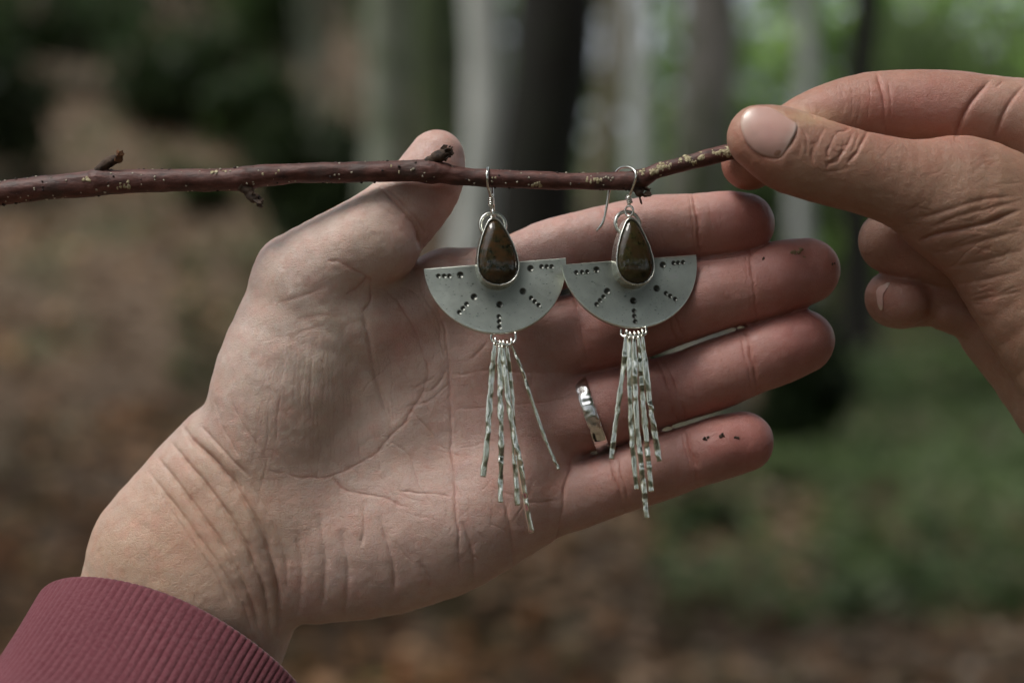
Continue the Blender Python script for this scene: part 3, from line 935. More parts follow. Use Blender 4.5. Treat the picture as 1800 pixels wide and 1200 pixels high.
for i in range(60):
    x0 = _r.uniform(1540, 1800); y0 = _r.uniform(280, 560); L = _r.uniform(20, 60); a = -.35 + _r.normal() * .25 + (x0 - 1700) * .002 * (y0 < 360)
    RC.append(([(x0, y0), (x0 + math.cos(a) * L * .5, y0 + math.sin(a) * L * .5 + _r.normal() * 2), (x0 + math.cos(a) * L, y0 + math.sin(a) * L)], _r.uniform(2.6, 4), _r.uniform(.5, 1.1), .05))
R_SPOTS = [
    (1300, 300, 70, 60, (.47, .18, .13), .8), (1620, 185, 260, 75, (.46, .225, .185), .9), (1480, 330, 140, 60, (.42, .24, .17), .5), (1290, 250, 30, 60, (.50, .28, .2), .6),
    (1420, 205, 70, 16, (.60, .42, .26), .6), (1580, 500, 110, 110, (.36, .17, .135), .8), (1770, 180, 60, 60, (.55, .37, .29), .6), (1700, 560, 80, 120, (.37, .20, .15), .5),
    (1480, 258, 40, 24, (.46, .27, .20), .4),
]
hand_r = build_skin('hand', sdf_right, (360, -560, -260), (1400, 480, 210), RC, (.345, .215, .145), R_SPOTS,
                    lambda V, PX: 1.3 * vnoise(V, 60, 21) + .6 * vnoise(V, 26, 24) + .3 * vnoise(V, 9, 25))
tag(hand_r, 'right hand pinching the twig end between thumb and bent index finger', 'hand', 'hands of the person holding the twig')

nl = N('fingernail')
nr_ = nl.noise(1500, 3, .5, (.12, 1, 1))
M_NAIL = nl.set(Base_Color=nl.attr('nail'), Roughness=.28, Specular_IOR_Level=.5, Subsurface_Weight=.15, Subsurface_Radius=(1, .4, .3), Subsurface_Scale=.0015, Coat_Weight=.1, Normal=nl.bump(nr_, .25, .0001))


def nail(outline, sdf, parent, axis, lift=2.6, pale=.5):
    oc = spline(np.array(outline + outline[:1], float), 4)[:-1]
    c = oc.mean(0); M = len(oc); Rn = 12
    P = np.vstack([c[None]] + [c + (oc - c) * (i / Rn) for i in range(1, Rn + 1)])
    d = first_hit(sdf, P)
    # smooth plate: quadratic fit of the hit depth, so the nail keeps its own even curve
    X = (P - c) / 50
    A = np.stack([np.ones(len(X)), X[:, 0], X[:, 1], X[:, 0] ** 2, X[:, 0] * X[:, 1], X[:, 1] ** 2], 1)
    ok = d > np.percentile(d, 60) - 34
    co, *_ = np.linalg.lstsq(A[ok], d[ok], rcond=None)
    d = np.where(ok, d, A @ co)
    ax = np.array(axis, float); ax /= np.linalg.norm(ax)
    s = np.concatenate([[0], np.repeat(np.arange(1, Rn + 1) / Rn, M)])
    along = (P - c) @ ax / np.abs((oc - c) @ ax).max()
    dd = A @ co * .8 + d * .2 + lift + 1.6 * along - 1.0 * s ** 4
    V = UA(np.hstack([P, dd[:, None]]))
    F = [(0, 1 + j, 1 + (j + 1) % M) for j in range(M)]
    for i in range(Rn - 1):
        b0 = 1 + i * M; b1 = b0 + M
        F += [(b0 + j, b1 + j, b1 + (j + 1) % M, b0 + (j + 1) % M) for j in range(M)]
    rim = V[1 + (Rn - 1) * M:].copy(); rim[:, 2] -= 7
    base = len(V); V = np.vstack([V, rim]); e0 = 1 + (Rn - 1) * M
    F += [(e0 + j, base + j, base + (j + 1) % M, e0 + (j + 1) % M) for j in range(M)]
    o = link('fingernail', to_world(V), F, M_NAIL, parent)
    al = np.concatenate([along, along[e0:e0 + M]])
    ss = np.concatenate([s, np.ones(M)])
    cl = np.array((.55, .345, .295)) * np.ones((len(V), 1))
    w = np.clip((al - .62) / .3, 0, 1)[:, None] * pale
    cl = cl + (np.array((.70, .58, .47)) - cl) * w
    w = (np.exp(-((al + .1) / .5) ** 2) * (1 - ss))[:, None] * .35
    cl = cl + (np.array((.58, .31, .29)) - cl) * w
    w = np.clip((-al - .55) / .25, 0, 1)[:, None] * .6
    cl = cl + (np.array((.68, .55, .49)) - cl) * w
    cl *= (1 + .06 * vnoise(V, 12, 81))[:, None]
    paint(o, 'nail', cl)
    return o


nail(NAIL, sdf_right, hand_r, (-.92, -.38))
nail([(1540, 512), (1546, 502), (1560, 495), (1564, 499), (1556, 510), (1552, 522), (1552, 540), (1549, 545), (1543, 534)], sdf_right, hand_r, (-.3, .9), 1.5, .8)

# ------------------------------------------------------------------ the twig
tw_rows = [(-160, 357, 0, 22), (-40, 345, 0, 21.5), (60, 332, 0, 21), (150, 324, 0, 22), (172, 321, 0, 23.5), (200, 320, 0, 21), (300, 317, 0, 20), (400, 316, 0, 20), (432, 314, 0, 22), (455, 310, 0, 19), (520, 305, 0, 17.5),
           (620, 303, 0, 18), (720, 301, 0, 19), (755, 301, 0, 21), (780, 304, 0, 18), (800, 309, 0, 16), (860, 314, 0, 15.8), (950, 317, 0, 14.8), (1050, 319, 0, 15), (1100, 318, 0, 16), (1124, 315, 0, 17.5), (1140, 308, 0, 15.5), (1160, 299, 0, 13.5),
           (1220, 283, 0, 13.5), (1285, 267, 0, 13.5), (1340, 253, 2, 12), (1362, 248, 2, 10)]
sp = spline(tw_rows, 14)
TW_C = UA(sp[:, :3]); TW_R = sp[:, 3] * (KD - sp[:, 2]) / KD
TWN = 40
V, F = tube(TW_C, TW_R, TWN)
Cn = np.repeat(TW_C, TWN, 0)
dirv = V - Cn; dirv /= np.linalg.norm(dirv, axis=1, keepdims=True)
V = V + dirv * (1.3 * vnoise(V, 26, 31) + 1.0 * vnoise(V * (.35, 1, 1), 9, 32) + .4 * vnoise(V, 5, 33))[:, None]
tb = N('twig_bark')
t1 = tb.noise(520, 6, .65, (.35, 1, 1)); t2 = tb.noise(130, 4, .6); t3 = tb.noise(1500, 3)
tcx = tb.ramp(t1, [(.3, (.030, .012, .010)), (.52, (.105, .040, .031)), (.75, (.19, .088, .072))])
tcx = tb.mix(tb.ramp(t2, [(.52, (0, 0, 0)), (.66, (.75, .75, .75))]), tcx, (.045, .028, .022))
tcx = tb.mix(tb.ramp(t3, [(.66, (0, 0, 0)), (.74, (.35, .35, .35))]), tcx, (.26, .19, .17))
M_TWIG = tb.set(Base_Color=tcx, Roughness=.55, Specular_IOR_Level=.4, Normal=tb.bump(t1, .6, .0005, tb.bump(t3, .3, .0002)))
twig = empty('twig', to_world(U(560, 305, 0))[0])
tag(twig, 'thin reddish brown twig held across the picture with the earrings hung on it', 'twig')
link('stem', to_world(V), F, M_TWIG, twig)

lt = N('lenticel'); M_LENT = lt.set(Base_Color=lt.ramp(lt.noise(700), [(.4, (.32, .29, .22)), (.6, (.52, .48, .38))]), Roughness=.9)
ld = N('bark_wart'); M_WART = ld.set(Base_Color=(.025, .014, .011), Roughness=.8)
lc = N('lichen'); M_LICH = lc.set(Base_Color=lc.ramp(lc.noise(1400, 4), [(.35, (.25, .21, .11)), (.6, (.52, .46, .30))]), Roughness=.95, Normal=lc.bump(lc.noise(2200), .8, .0003))


def lump(c, nrm, r, squash=.55, seed=0, seg=7):
    """small uneven half-buried bead"""
    nrm = nrm / np.linalg.norm(nrm)
    u = np.cross(nrm, (.3, .9, .31)); u /= np.linalg.norm(u); w = np.cross(nrm, u)
    V = [c + nrm * r * squash]
    for ring, (rr_, hh) in enumerate(((.62, .75), (1, .2), (1.05, -.5))):
        for j in range(seg):
            q = 2 * math.pi * j / seg
            s_ = r * rr_ * (1 + .25 * math.sin(j * 2.4 + seed) * (ring > 0))
            V.append(c + u * s_ * math.cos(q) + w * s_ * math.sin(q) + nrm * r * squash * hh)
    F = [(0, 1 + j, 1 + (j + 1) % seg) for j in range(seg)]
    for ring in range(2):
        b0 = 1 + ring * seg
        F += [(b0 + j, b0 + seg + j, b0 + seg + (j + 1) % seg, b0 + (j + 1) % seg) for j in range(seg)]
    return np.array(V), F


def on_twig(px, ang):
    """point on the twig's bark at photo column px; ang 0 faces the camera, +90 is up"""
    i = int(np.argmin(np.abs(sp[:, 0] - px)))
    t = TW_C[min(i + 1, len(TW_C) - 1)] - TW_C[max(i - 1, 0)]; t /= np.linalg.norm(t)
    up = np.cross(t, (0, 0, 1.0)); up /= np.linalg.norm(up)
    if up[1] > 0: up = -up
    n = np.array([0, 0, 1.0]) * math.cos(R(ang)) + up * math.sin(R(ang))
    return TW_C[i] + n * TW_R[i], n


mb, mw, ml = MB(), MB(), MB()
for k in range(120):
    px = _r.uniform(-60, 1120); c_, n_ = on_twig(px, _r.uniform(-85, 95))
    mb.add(*lump(c_, n_, _r.uniform(1.1, 2.3), .7, k))
for k in range(90):
    px = _r.uniform(-60, 1120); c_, n_ = on_twig(px, _r.choice([_r.uniform(-80, 80), 90, -85]))
    mw.add(*lump(c_, n_, _r.uniform(1.4, 2.8), .9, k))
for px, ang, r_ in [(160, 10, 7), (220, -15, 6), (232, -25, 8), (212, -35, 5), (380, 40, 6), (398, 42, 4), (462, 5, 6), (486, 0, 5), (690, 20, 4), (702, -10, 4), (868, 0, 4), (948, -45, 8), (952, 45, 4), (1040, -5, 7), (1050, 0, 8), (1032, 10, 4)]:
    for q in range(4):
        c_, n_ = on_twig(px + _r.normal() * r_ * .5, ang + _r.normal() * r_ * 1.2)
        ml.add(*lump(c_, n_, r_ * _r.uniform(.3, .6), .28, q))
for px, ang, r_ in [(1130, 30, 6), (1150, 10, 9), (1160, -5, 9), (1166, 25, 7), (1172, 5, 8), (1196, 10, 5), (1213, 20, 10), (1213, -5, 7), (1240, 15, 10), (1250, 25, 8), (1268, 20, 10), (1276, 0, 8), (1284, 40, 9)]:
    for q in range(9):
        c_, n_ = on_twig(px + _r.normal() * r_ * .6, ang + _r.normal() * r_ * 1.8)
        ml.add(*lump(c_, n_, r_ * _r.uniform(.2, .5), .32, q))
for nm, m_, mt in (('lenticel', mb, M_LENT), ('wart', mw, M_WART), ('lichen', ml, M_LICH)):
    o = link(nm, to_world(m_.V()), m_.f, mt, twig); o['kind'] = 'stuff'

bd = N('bud_scale'); M_BUD = bd.set(Base_Color=bd.ramp(bd.noise(600, 5), [(.35, (.022, .014, .01)), (.65, (.09, .055, .035))]), Roughness=.85, Normal=bd.bump(bd.noise(900), .7, .0005))
bo = N('bud_tip'); M_BTIP = bo.set(Base_Color=bo.ramp(bo.noise(800), [(.4, (.10, .045, .018)), (.6, (.22, .085, .025))]), Roughness=.8)


def bud(path, r0, r1, ntip, tipcol, label, seed):
    rg = np.random.default_rng(seed)
    rows = spline(path, 6)
    n = len(rows)
    rad_ = np.interp(np.linspace(0, 1, n), [0, .18, .45, .75, 1], [r0 * 1.15, r0 * .78, r0 * .72, r1, r1 * .85])
    C = UA(rows)
    V, F = tube(C, rad_, 14)
    V = V + (V - np.repeat(C, 14, 0)) * (.22 * vnoise(V, 5, seed))[:, None]
    o = link('bud', to_world(V), F, M_BUD, twig)
    o['label'] = label
    mbt = MB()
    t = C[-1] - C[-3]; t /= np.linalg.norm(t)
    for k in range(ntip):
        d = t + rg.normal(size=3) * .55; d /= np.linalg.norm(d)
        s_ = np.cross(d, rg.normal(size=3)); s_ /= np.linalg.norm(s_)
        b_ = C[-2] + rg.normal(size=3) * r1 * .45
        L = r1 * rg.uniform(.9, 1.9); w_ = r1 * rg.uniform(.35, .7); th = np.cross(d, s_) * r1 * .12
        q = [b_ - s_ * w_ * .6, b_ + s_ * w_ * .6, b_ + d * L * .6 + s_ * w_, b_ + d * L + s_ * w_ * .2, b_ + d * L * .75 - s_ * w_ * .3, b_ + d * L * .85 - s_ * w_ * .9]
        VV = np.array([x + th for x in q] + [x - th for x in q])
        mbt.add(VV, [(0, 1, 2, 3, 4, 5), (11, 10, 9, 8, 7, 6)] + [(i, 6 + i, 6 + (i + 1) % 6, (i + 1) % 6) for i in range(6)])
    link('bud_scale', to_world(mbt.V()), mbt.f, tipcol, o, smooth=False)


bud([(166, 314, 4), (174, 301, 7), (187, 288, 8), (207, 279, 7)], 12, 9.5, 13, M_BTIP, 'dark bud with orange ragged tip', 1)
bud([(428, 326, 6), (438, 338, 8), (444, 346, 9), (451, 351, 9)], 12, 9.5, 11, M_BUD, 'grey ragged bud under the twig', 2)
bud([(748, 292, 4), (757, 282, 6), (769, 276, 7), (784, 271, 7)], 12, 10.5, 14, M_BUD, 'torn brown bud in front of the thumb tip', 3)
bud([(1116, 322, 2), (1120, 332, 4), (1124, 337, 5), (1130, 340, 5)], 10, 8.5, 8, M_BUD, 'small dark bud under the bend', 4)

# ------------------------------------------------------------------ silver
def silver(name, base, rough, var=.1, bumps=0.0, bscale=400, grime=None, micro=True):
    q = N(name)
    a_ = q.noise(140, 5, .6); b_ = q.noise(1100, 3, .6, (1, 1, 3))
    c = q.mix(a_, tuple(x * (1 - var) for x in base), tuple(min(1, x * (1 + var)) for x in base))
    if grime: c = q.mix(1.0, c, q.attr('patina'), 'MULTIPLY')
    r = q.ramp(b_, [(.3, (rough * .8,) * 3), (.7, (rough * 1.25,) * 3)])
    if not micro: return q.set(Base_Color=c, Metallic=1.0, Roughness=rough)
    kw = dict(Base_Color=c, Metallic=1.0, Roughness=r)
    nb = q.bump(b_, .3, .00004)
    if bumps: nb = q.bump(q.noise(bscale, 2), bumps, .0003, nb)
    return q.set(Normal=nb, **kw)


M_PLATE = silver('brushed_silver', (.78, .81, .72), .33, .2, grime=True)
M_WIRE = silver('silver_wire', (.80, .80, .74), .22)
M_BEZEL = silver('silver_bezel', (.72, .73, .66), .3, .14)
M_BAR = silver('hammered_silver', (.94, .94, .82), .15, .06, micro=False)
M_RING = silver('hammered_ring_silver', (.86, .85, .83), .18, micro=False)


def stone_mat(name, a_, b_, c_):
    q = N(name)
    n1 = q.noise(800, 7, .7); n2 = q.noise(260, 6, .7, (1, 1, 1.6))
    c = q.mix(q.ramp(n2, [(.42, (0, 0, 0)), (.6, (1, 1, 1))]), q.ramp(n1, [(.35, a_), (.65, b_)]), c_)
    return q.set(Base_Color=c, Roughness=.07, Specular_IOR_Level=.5, Coat_Weight=0.0)


M_STONE1 = stone_mat('brown_green_agate', (.004, .008, .006), (.042, .036, .018), (.056, .030, .013))
M_STONE2 = stone_mat('olive_jasper', (.010, .011, .005), (.05, .044, .016), (.042, .026, .012))


def earring(cx, cy, rad, tilt, yaw, d0, dots_big, dots_small, stone_top, stone_bot, stone_w, bail_c, bail_r, hook, coil, loop, bars, stone_mat_, label, bars_label):
    root = empty('earring', to_world(U(cx, cy, d0))[0])
    tag(root, label, 'earring', 'pair of silver earrings on the twig')
    cyaw, syaw = math.cos(R(yaw)), math.sin(R(yaw))
    C0 = U(cx, cy, d0)
    kk = (KD - d0) / KD

    pit = R(12)

    def L2U(l):      # earring plane (px across, px down, height towards the front) -> units, turned about the vertical
        l = np.asarray(l, float).reshape(-1, 3)
        x, y, z = l[:, 0] * kk, l[:, 1] * kk, l[:, 2] * kk
        y, z = y - z * math.sin(pit), z * math.cos(pit) + y * math.tan(pit)      # hangs with its lower edge a little forward
        return np.stack([C0[0] + x * cyaw + z * syaw, C0[1] + y, C0[2] - x * syaw + z * cyaw], 1)

    def P2L(p):      # photo pixel on the earring plane -> plane coordinates
        return np.array([(p[0] - cx) / cyaw, p[1] - cy])

    # plate: half disc, front and back skins with punched hollows
    ct, st = math.cos(R(tilt)), math.sin(R(tilt))
    rx = rad / cyaw
    nr, nt = 118, 250
    sgrid = np.linspace(0, 1, nr) ; tgrid = np.linspace(0, math.pi, nt)
    # chord grid: u along the straight edge, v down to the arc
    uu = -np.cos(tgrid)
    Uq, Vq = np.meshgrid(uu, sgrid, indexing='xy')
    X = Uq * rad; Y = Vq * np.sqrt(np.maximum(0, 1 - Uq ** 2)) * rad
    LX = (X * ct - Y * st) * (rx / rad); LY = X * st + Y * ct
    fl = np.stack([LX.ravel(), LY.ravel()], 1)
    z = 2.5 * np.exp(-(fl[:, 0] ** 2) / (rad * .8) ** 2) + 1.7 * vnoise(np.hstack([fl, fl[:, :1] * 0]), 75, 41)
    pat = np.ones(len(fl)) * (1 + .26 * vnoise(np.hstack([fl, fl[:, :1] * 0]), 42, 43) + .06 * vnoise(np.hstack([fl, fl[:, :1] * 0]), 9, 44))
    for dl, r_, dp in ((dots_big, 5.6, 3.6), (dots_small, 3.9, 2.8)):
        for p in dl:
            q = P2L(p)
            e = np.hypot((fl[:, 0] - q[0]) * cyaw, fl[:, 1] - q[1]) / r_
            z -= .62 * dp * np.clip(1.15 - (e / .84) ** 3, 0, 1)
            pat *= 1 - .9 * np.clip(1.8 - e ** 3, 0, 1)
    # plate colour is darker round the setting
    sc = (P2L(stone_top) + P2L(stone_bot)) / 2
    hs = (stone_bot[1] - stone_top[1]) / 2
    e = np.hypot((fl[:, 0] - sc[0]) / (stone_w + 12), (fl[:, 1] - sc[1] - 6) / (hs + 8))
    pat *= 1 - .5 * np.clip(1.35 - e, 0, .4) / .4
    # edge rounding
    edge = np.minimum(Vq, 1 - Vq).ravel()
    z -= 1.2 * np.exp(-edge / .012)
    nv = len(fl)
    V = np.vstack([np.hstack([fl, z[:, None]]), np.hstack([fl, z[:, None] * 0 - 5])])
    ii, jj = np.meshgrid(np.arange(nr - 1), np.arange(nt - 1), indexing='ij')
    F1 = np.stack([ii * nt + jj, (ii + 1) * nt + jj, (ii + 1) * nt + jj + 1, ii * nt + jj + 1], -1).reshape(-1, 4)
    F2 = F1[:, ::-1] + nv
    j = np.arange(nt - 1)
    top = np.stack([j, j + 1, nv + j + 1, nv + j], 1); b0 = (nr - 1) * nt
    bot = np.stack([b0 + j + 1, b0 + j, nv + b0 + j, nv + b0 + j + 1], 1)
    o = link('plate', to_world(L2U(V)), np.vstack([F1, F2, top, bot]), M_PLATE, root)
    paint(o, 'patina', np.tile(np.clip(np.concatenate([pat, pat * 0 + .8]), .05, 1.3)[:, None], (1, 3)))

    # teardrop outline
    a0, b0_ = P2L(stone_top), P2L(stone_bot)
    ax = b0_ - a0; Ls = np.linalg.norm(ax); ax /= Ls; sd = np.array([ax[1], -ax[0]])
    th = np.linspace(0, 2 * math.pi, 96, endpoint=False)
    tt = .5 - .5 * np.cos(th)                       # 0 tip .. 1 base
    wv = np.interp(tt, [0, .015, .05, .12, .25, .42, .58, .70, .80, .88, .94, .98, 1], [0, .16, .29, .43, .64, .85, .97, 1, .95, .82, .62, .36, 0])
    out = a0 + tt[:, None] * Ls * ax + (np.sign(np.sin(th)) * wv * stone_w)[:, None] * sd
    # even out the spacing
    out = spline(np.vstack([out, out[:1]]), 3)[:-1]
    cen = a0 + ax * Ls * .58
    M = len(out)

    def ring_pts(s, h): return np.hstack([cen + (out - cen) * s, np.full((M, 1), h)])
    Rn = 14
    sv = [(1 - .0) * math.cos(q) for q in np.linspace(0, math.pi / 2, Rn + 1)[:-1]]
    V = np.vstack([ring_pts(s * .985, 20 + 15 * (1 - s ** 2.6) ** .62) for s in sv] + [np.array([[cen[0], cen[1], 35]])])
    F = []
    for i in range(Rn - 1):
        F += [(i * M + j, i * M + (j + 1) % M, (i + 1) * M + (j + 1) % M, (i + 1) * M + j) for j in range(M)]
    F += [((Rn - 1) * M + j, (Rn - 1) * M + (j + 1) % M, Rn * M) for j in range(M)]
    link('stone', to_world(L2U(V)), F, stone_mat_, root)
    # bezel wall
    prof = [(1.085, 0), (1.075, 1.5), (1.06, 12), (1.055, 21), (1.045, 24), (1.015, 25), (.985, 24), (.975, 18)]
    V = np.vstack([ring_pts(s, h) for s, h in prof])
    V[:, 2] += .5 * vnoise(V, 14, 51)
    F = []
    for i in range(len(prof) - 1):
        F += [(i * M + j, i * M + (j + 1) % M, (i + 1) * M + (j + 1) % M, (i + 1) * M + j) for j in range(M)]
    link('bezel', to_world(L2U(V)), F, M_BEZEL, root)
    # bail ring behind the setting
    q = P2L(bail_c); t_ = np.linspace(0, 2 * math.pi, 48, endpoint=False)
    pts = L2U(np.stack([q[0] + bail_r / cyaw * np.cos(t_), q[1] + bail_r * np.sin(t_), 8 + 0 * t_], 1))
    V, F = tube(pts, 3.3, 10, closed=True)
    link('bail', to_world(V), F, M_BEZEL, root)
    # ear wire: hook > coil
    pts = spline(UA(np.array(hook, float)), 8)
    rw = np.full(len(pts), 2.3); rw[-4:] = [2.1, 1.9, 1.6, 1.2]
    V, F = tube(pts, rw, 10)
    hk = link('ear_wire', to_world(V), F, M_WIRE, root)
    c0, c1 = UA(np.array(coil, float))
    tq = np.linspace(0, 1, 120); axd = (c1 - c0); e1 = np.cross(axd, (0, 0, 1.)); e1 /= np.linalg.norm(e1); e2 = np.cross(axd / np.linalg.norm(axd), e1)
    pts = c0 + tq[:, None] * axd + 3.8 * (np.cos(tq * 4.5 * 6.283)[:, None] * e1 + np.sin(tq * 4.5 * 6.283)[:, None] * e2)
    V, F = tube(pts, 1.75, 8)
    link('coil', to_world(V), F, M_WIRE, hk)
    # wire loop through the bail, and the loop under the plate
    lp, lr, ltilt = loop[0]
    t_ = np.linspace(0, 2 * math.pi, 36, endpoint=False)
    cl = U(*lp)
    pts = cl + np.stack([lr * np.cos(t_) * math.sin(R(ltilt)), 1.2 * lr * np.sin(t_), lr * np.cos(t_) * math.cos(R(ltilt))], 1)
    V, F = tube(pts, 1.9, 8, closed=True)
    link('wire_loop', to_world(V), F, M_WIRE, hk)
    fwd = (0, 0, rad * math.tan(pit))
    pts = spline(UA(np.array(loop[1], float) + fwd), 6)
    V, F = tube(pts, 2.3, 10)
    link('jump_ring', to_world(V), F, M_WIRE, root)
    # hammered bars, each a strip with its own facets
    for bi, (path, w0, dcol) in enumerate(bars):
        rg = np.random.default_rng(bi * 7 + int(cx))
        path = np.array(path, float) + fwd
        path[:, 2] += .09 * (path[:, 1] - path[0, 1])
        pts = spline(path, 14)
        L = np.concatenate([[0], np.cumsum(np.hypot(*np.diff(pts[:, :2], axis=0).T))])
        n = int(L[-1] / 2.2)
        q = np.linspace(0, L[-1], n)
        P3 = np.stack([np.interp(q, L, pts[:, i]) for i in range(3)], 1)
        T2 = np.gradient(P3[:, :2], axis=0); T2 /= np.linalg.norm(T2, axis=1, keepdims=True)
        S2 = np.stack([T2[:, 1], -T2[:, 0]], 1)
        # facets: one blow every 9-15 px, each tilted its own way
        cuts = [0]
        while cuts[-1] < L[-1]: cuts.append(cuts[-1] + rg.uniform(7, 19))
        nc = len(cuts)
        ta = np.interp(q, cuts, rg.normal(size=nc) * 1.0)
        cell = np.searchsorted(cuts, q)
        ctilt = rg.normal(size=nc + 1) * .30
        frac = (q - np.array(cuts)[np.maximum(cell - 1, 0)]) / 19.0
        tw = np.interp(q, np.array(cuts) + 7, rg.normal(size=nc) * .16)
        if dcol: tw = tw + .75 * np.clip((q / L[-1] - .55) / .12, 0, 1)
        wd = w0 * .5 * (1 + .10 * np.interp(q, np.array(cuts) + 3, rg.normal(size=nc)))
        wd *= np.interp(q, [0, 14, 40], [.55, .75, 1])
        off = np.interp(q, cuts, rg.normal(size=nc) * .35)
        zz = np.interp(q, cuts, rg.normal(size=nc) * .7)
        VV = []
        for sx, th in ((-1, 1.5), (-.45, 2.0), (.45, 2.0), (1, 1.5), (1, -1.2), (-1, -1.2)):
            xy = P3[:, :2] + S2 * (sx * wd + off)[:, None]
            dz = P3[:, 2] + th + sx * tw * wd + zz
            VV.append(np.hstack([xy, dz[:, None]]))
        VV = np.stack(VV, 1).reshape(-1, 3)
        F = []
        for i in range(n - 1):
            F += [(i * 6 + j, i * 6 + (j + 1) % 6, (i + 1) * 6 + (j + 1) % 6, (i + 1) * 6 + j) for j in range(6)]
        F += [(5, 4, 3, 2, 1, 0), tuple((n - 1) * 6 + j for j in range(6))]
        bar = link('fringe_bar', to_world(UA(VV)), F, M_BAR, root)
        # the bar's own eye, closed round the jump ring
        p0 = UA(P3[:1])[0]
        t_ = np.linspace(0, 2 * math.pi, 22, endpoint=False)
        eye = p0 + np.stack([1.2 * np.cos(t_), -1 + 7.5 * np.sin(t_), -5 + 6.5 * np.cos(t_)], 1)
        V2, F2 = tube(eye, 2.2, 8, closed=True)
        link('eye', to_world(V2), F2, M_WIRE, bar)
    return root


earring(870.5, 462.5, 125, -4.8, 7, 4,
        [(809, 484), (932.3, 471.7), (832, 522.7), (917.7, 512.3), (876.3, 536)],
        [(771, 485.7), (781, 485.7), (789.7, 485.7), (951.7, 468.3), (961, 468.3), (969.7, 468), (819, 535.3), (812.3, 542.7), (806, 549.7), (931.7, 524.3), (938, 530.7), (944.7, 536.7), (874.3, 557), (874.7, 566), (875, 575.3)],
        (867, 390), (876, 507), 35.5, (867, 397), 22,
        [(863, 368, 4), (863, 352, 6), (861, 340, 12), (857.5, 326, 21), (856.3, 311, 24), (856.6, 300, 18), (858, 294.5, 0), (859.5, 300, -19), (862, 315, -27), (865, 330, -26), (866, 345, -22), (868, 370, -30), (870, 398, -36)],
        [(863.3, 347, 6), (863.6, 362, 5)],
        [((865, 376, 8), 7, 12), [(864, 584, 2), (863.5, 594, 5), (869, 603, 8), (885, 606, 9), (898, 605, 8), (906, 597, 5), (906, 584, 2)]],
        [([(870, 602, 10), (865, 660, 8), (860, 720, 9), (856.7, 773, 10), (849, 838, 9)], 10.5, 0),
         ([(878, 607, 11), (879, 660, 12), (881, 747, 12), (880.7, 827, 12), (880, 883, 12)], 10, 0),
         ([(891, 608, 8), (899, 693, 3), (904, 793, 2), (910, 888, 2)], 9.5, 0),
         ([(884, 607, 13), (892, 690, 15), (902, 757, 16), (913, 807, 17), (925, 887, 17), (934, 936, 17)], 10, 1),
         ([(898, 604, 10), (917, 650, 11), (937, 710, 10), (957, 767, 10), (982, 825, 9)], 6, 0)],
        M_STONE1, 'silver half disc earring on the left with mottled brown teardrop stone and splayed fringe bars', 'hammered silver fringe bar')

earring(1107, 456, 121.5, -5.0, 15, -5,
        [(1046, 475.3), (1165.7, 465), (1062, 513), (1151, 507), (1107, 529.3)],
        [(1010.3, 480.3), (1020.3, 479.7), (1029.3, 479), (1185.7, 461.3), (1194.3, 460.7), (1203.3, 459.7), (1054.7, 522.7), (1048.3, 529.3), (1041.7, 536), (1167.3, 515.7), (1174.7, 520.3), (1183, 525.7), (1107, 547), (1107, 556), (1107.7, 565.3)],
        (1107, 390), (1109, 506), 34, (1105, 395), 22,
        [(1107, 362, 2), (1105.5, 351, 5), (1107, 343, 9), (1112, 330, 16), (1117.5, 314, 22), (1117, 303, 20), (1110, 295.5, 10), (1100, 293.5, 0), (1090, 296, -10), (1082, 304, -18), (1075, 320, -24), (1070, 340, -26), (1066.5, 362, -27), (1060, 390, -28), (1048, 407, -29)],
        [(1103.6, 344, 9), (1108, 358, 4)],
        [((1106, 371, 4), 7.5, 65), [(1092, 578, -6), (1092, 588, -3), (1099, 592, 2), (1116, 592, 3), (1130, 590, 2), (1136, 584, -3), (1135, 574, -6)]],
        [([(1100.7, 588, 2), (1097, 637, 2), (1088, 703, 1), (1080, 760, 1), (1075, 807, 1)], 9.5, 0),
         ([(1107, 592, 4), (1107, 660, 5), (1109, 733, 5), (1113, 793, 5), (1119, 860, 5)], 10, 0),
         ([(1115, 592, 5), (1117, 693, 9), (1121, 760, 9), (1130, 843, 9), (1137, 911, 9)], 10, 0),
         ([(1122, 591, 3), (1128, 677, 3), (1135, 760, 3), (1145, 864, 2)], 10, 0),
         ([(1129, 588, 3), (1135, 643, 4), (1143, 710, 4), (1159, 811, 3)], 10, 0)],
        M_STONE2, 'silver half disc earring on the right with dark olive teardrop stone and bunched fringe bars', 'hammered silver fringe bar')

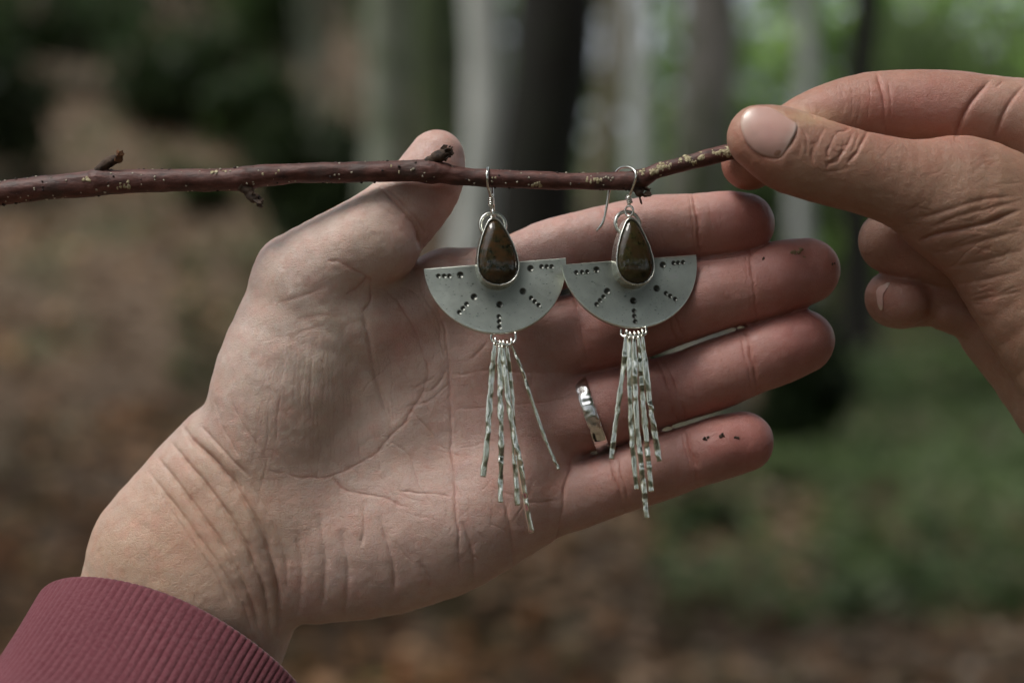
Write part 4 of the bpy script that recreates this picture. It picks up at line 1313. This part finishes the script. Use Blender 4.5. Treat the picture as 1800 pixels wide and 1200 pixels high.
# ------------------------------------------------------------------ finger ring
def finger_ring():
    c = U(1041, 727, -102); axis = np.array([.95, -.33, .08]); axis /= np.linalg.norm(axis)
    v1 = np.cross(axis, (0, 0, 1.0)); v1 /= np.linalg.norm(v1); v2 = np.cross(v1, axis)
    if v2[2] < 0: v2 = -v2
    nA = 220
    t = np.linspace(0, 2 * math.pi, nA, endpoint=False)
    rows = []
    for ax_, rr_ in ((-12.5, -2), (-12.5, 1.5), (-11, 3.4), (-4, 3.8), (4, 3.8), (11, 3.4), (12.5, 1.5), (12.5, -2), (0, -2.6)):
        P = c + np.cos(t)[:, None] * v1 * (72 + rr_) + np.sin(t)[:, None] * v2 * (69.5 + rr_) + axis * ax_
        rows.append(P)
    V = np.stack(rows, 1)
    fl = V.reshape(-1, 3)
    hm = np.abs(vnoise(fl, 13, 61)) * 3.4 + .5 * vnoise(fl, 7, 62)
    out = fl - c; out -= (out @ axis)[:, None] * axis; out /= np.linalg.norm(out, axis=1, keepdims=True)
    k = np.tile([0, .4, 1, 1, 1, 1, .4, 0, 0], nA)
    fl = fl - out * (hm * k)[:, None]
    F = []
    m = 9
    for i in range(nA):
        i2 = (i + 1) % nA
        F += [(i * m + j, i2 * m + j, i2 * m + (j + 1) % m, i * m + (j + 1) % m) for j in range(m)]
    o = link('ring', to_world(fl), F, M_RING)
    tag(o, 'hammered silver band ring worn on the ring finger of the open hand', 'ring')


finger_ring()

# ------------------------------------------------------------------ dirt on the fingertips
dm = N('dirt'); M_DIRT = dm.set(Base_Color=dm.ramp(dm.noise(1500), [(.4, (.02, .013, .009)), (.6, (.09, .06, .042))]), Roughness=.95)
specks = [(1242, 770, 4.6, 'greyish dirt crumb, leftmost of three on the little fingertip'), (1271, 766, 4.8, 'dark dirt crumb, middle of three on the little fingertip'), (1295, 768, 3.2, 'tiny dark dirt crumb, rightmost of three on the little fingertip'),
          (1341, 455, 2.6, 'tiny dirt crumb on the middle finger near its last joint'), (1464, 464, 3.4, 'dark dirt crumb at the very tip of the middle finger')]
_sp = np.array([(a_, b_) for a_, b_, *_ in specks], float)
hits = first_hit(sdf_left, _sp)
hits = hits + relief_left(UA(np.hstack([_sp, hits[:, None]])), _sp) + .4
for (px, py, r_, lb), d in zip(specks, hits):
    m_ = MB()
    for q in range(4):
        V, F = lump(U(px + _r.normal() * r_ * .5, py + _r.normal() * r_ * .5, d + .5), np.array([_r.normal() * .2, _r.normal() * .2, 1]), r_ * _r.uniform(.4, .75), .6, q)
        m_.add(V, F)
    o = link('dirt_crumb', to_world(m_.V()), m_.f, M_DIRT)
    tag(o, lb, 'dirt crumb', 'crumbs of dirt stuck to the fingers')
_sp = np.array([(1405., 446.)]); d = first_hit(sdf_left, _sp)
d = float((d + relief_left(UA(np.hstack([_sp, d[:, None]])), _sp))[0])
m_ = MB()
for q in range(9):
    m_.add(*lump(U(1405 + _r.normal() * 6, 446 + _r.normal() * 5, d + 1.0), np.array([0, 0, 1.0]), _r.uniform(2.5, 4.5), .3, q))
o = link('lichen_flake', to_world(m_.V()), m_.f, N('flake').set(Base_Color=(.22, .16, .09), Roughness=.9))
tag(o, 'tan lichen flake stuck near the tip of the middle finger', 'lichen flake')
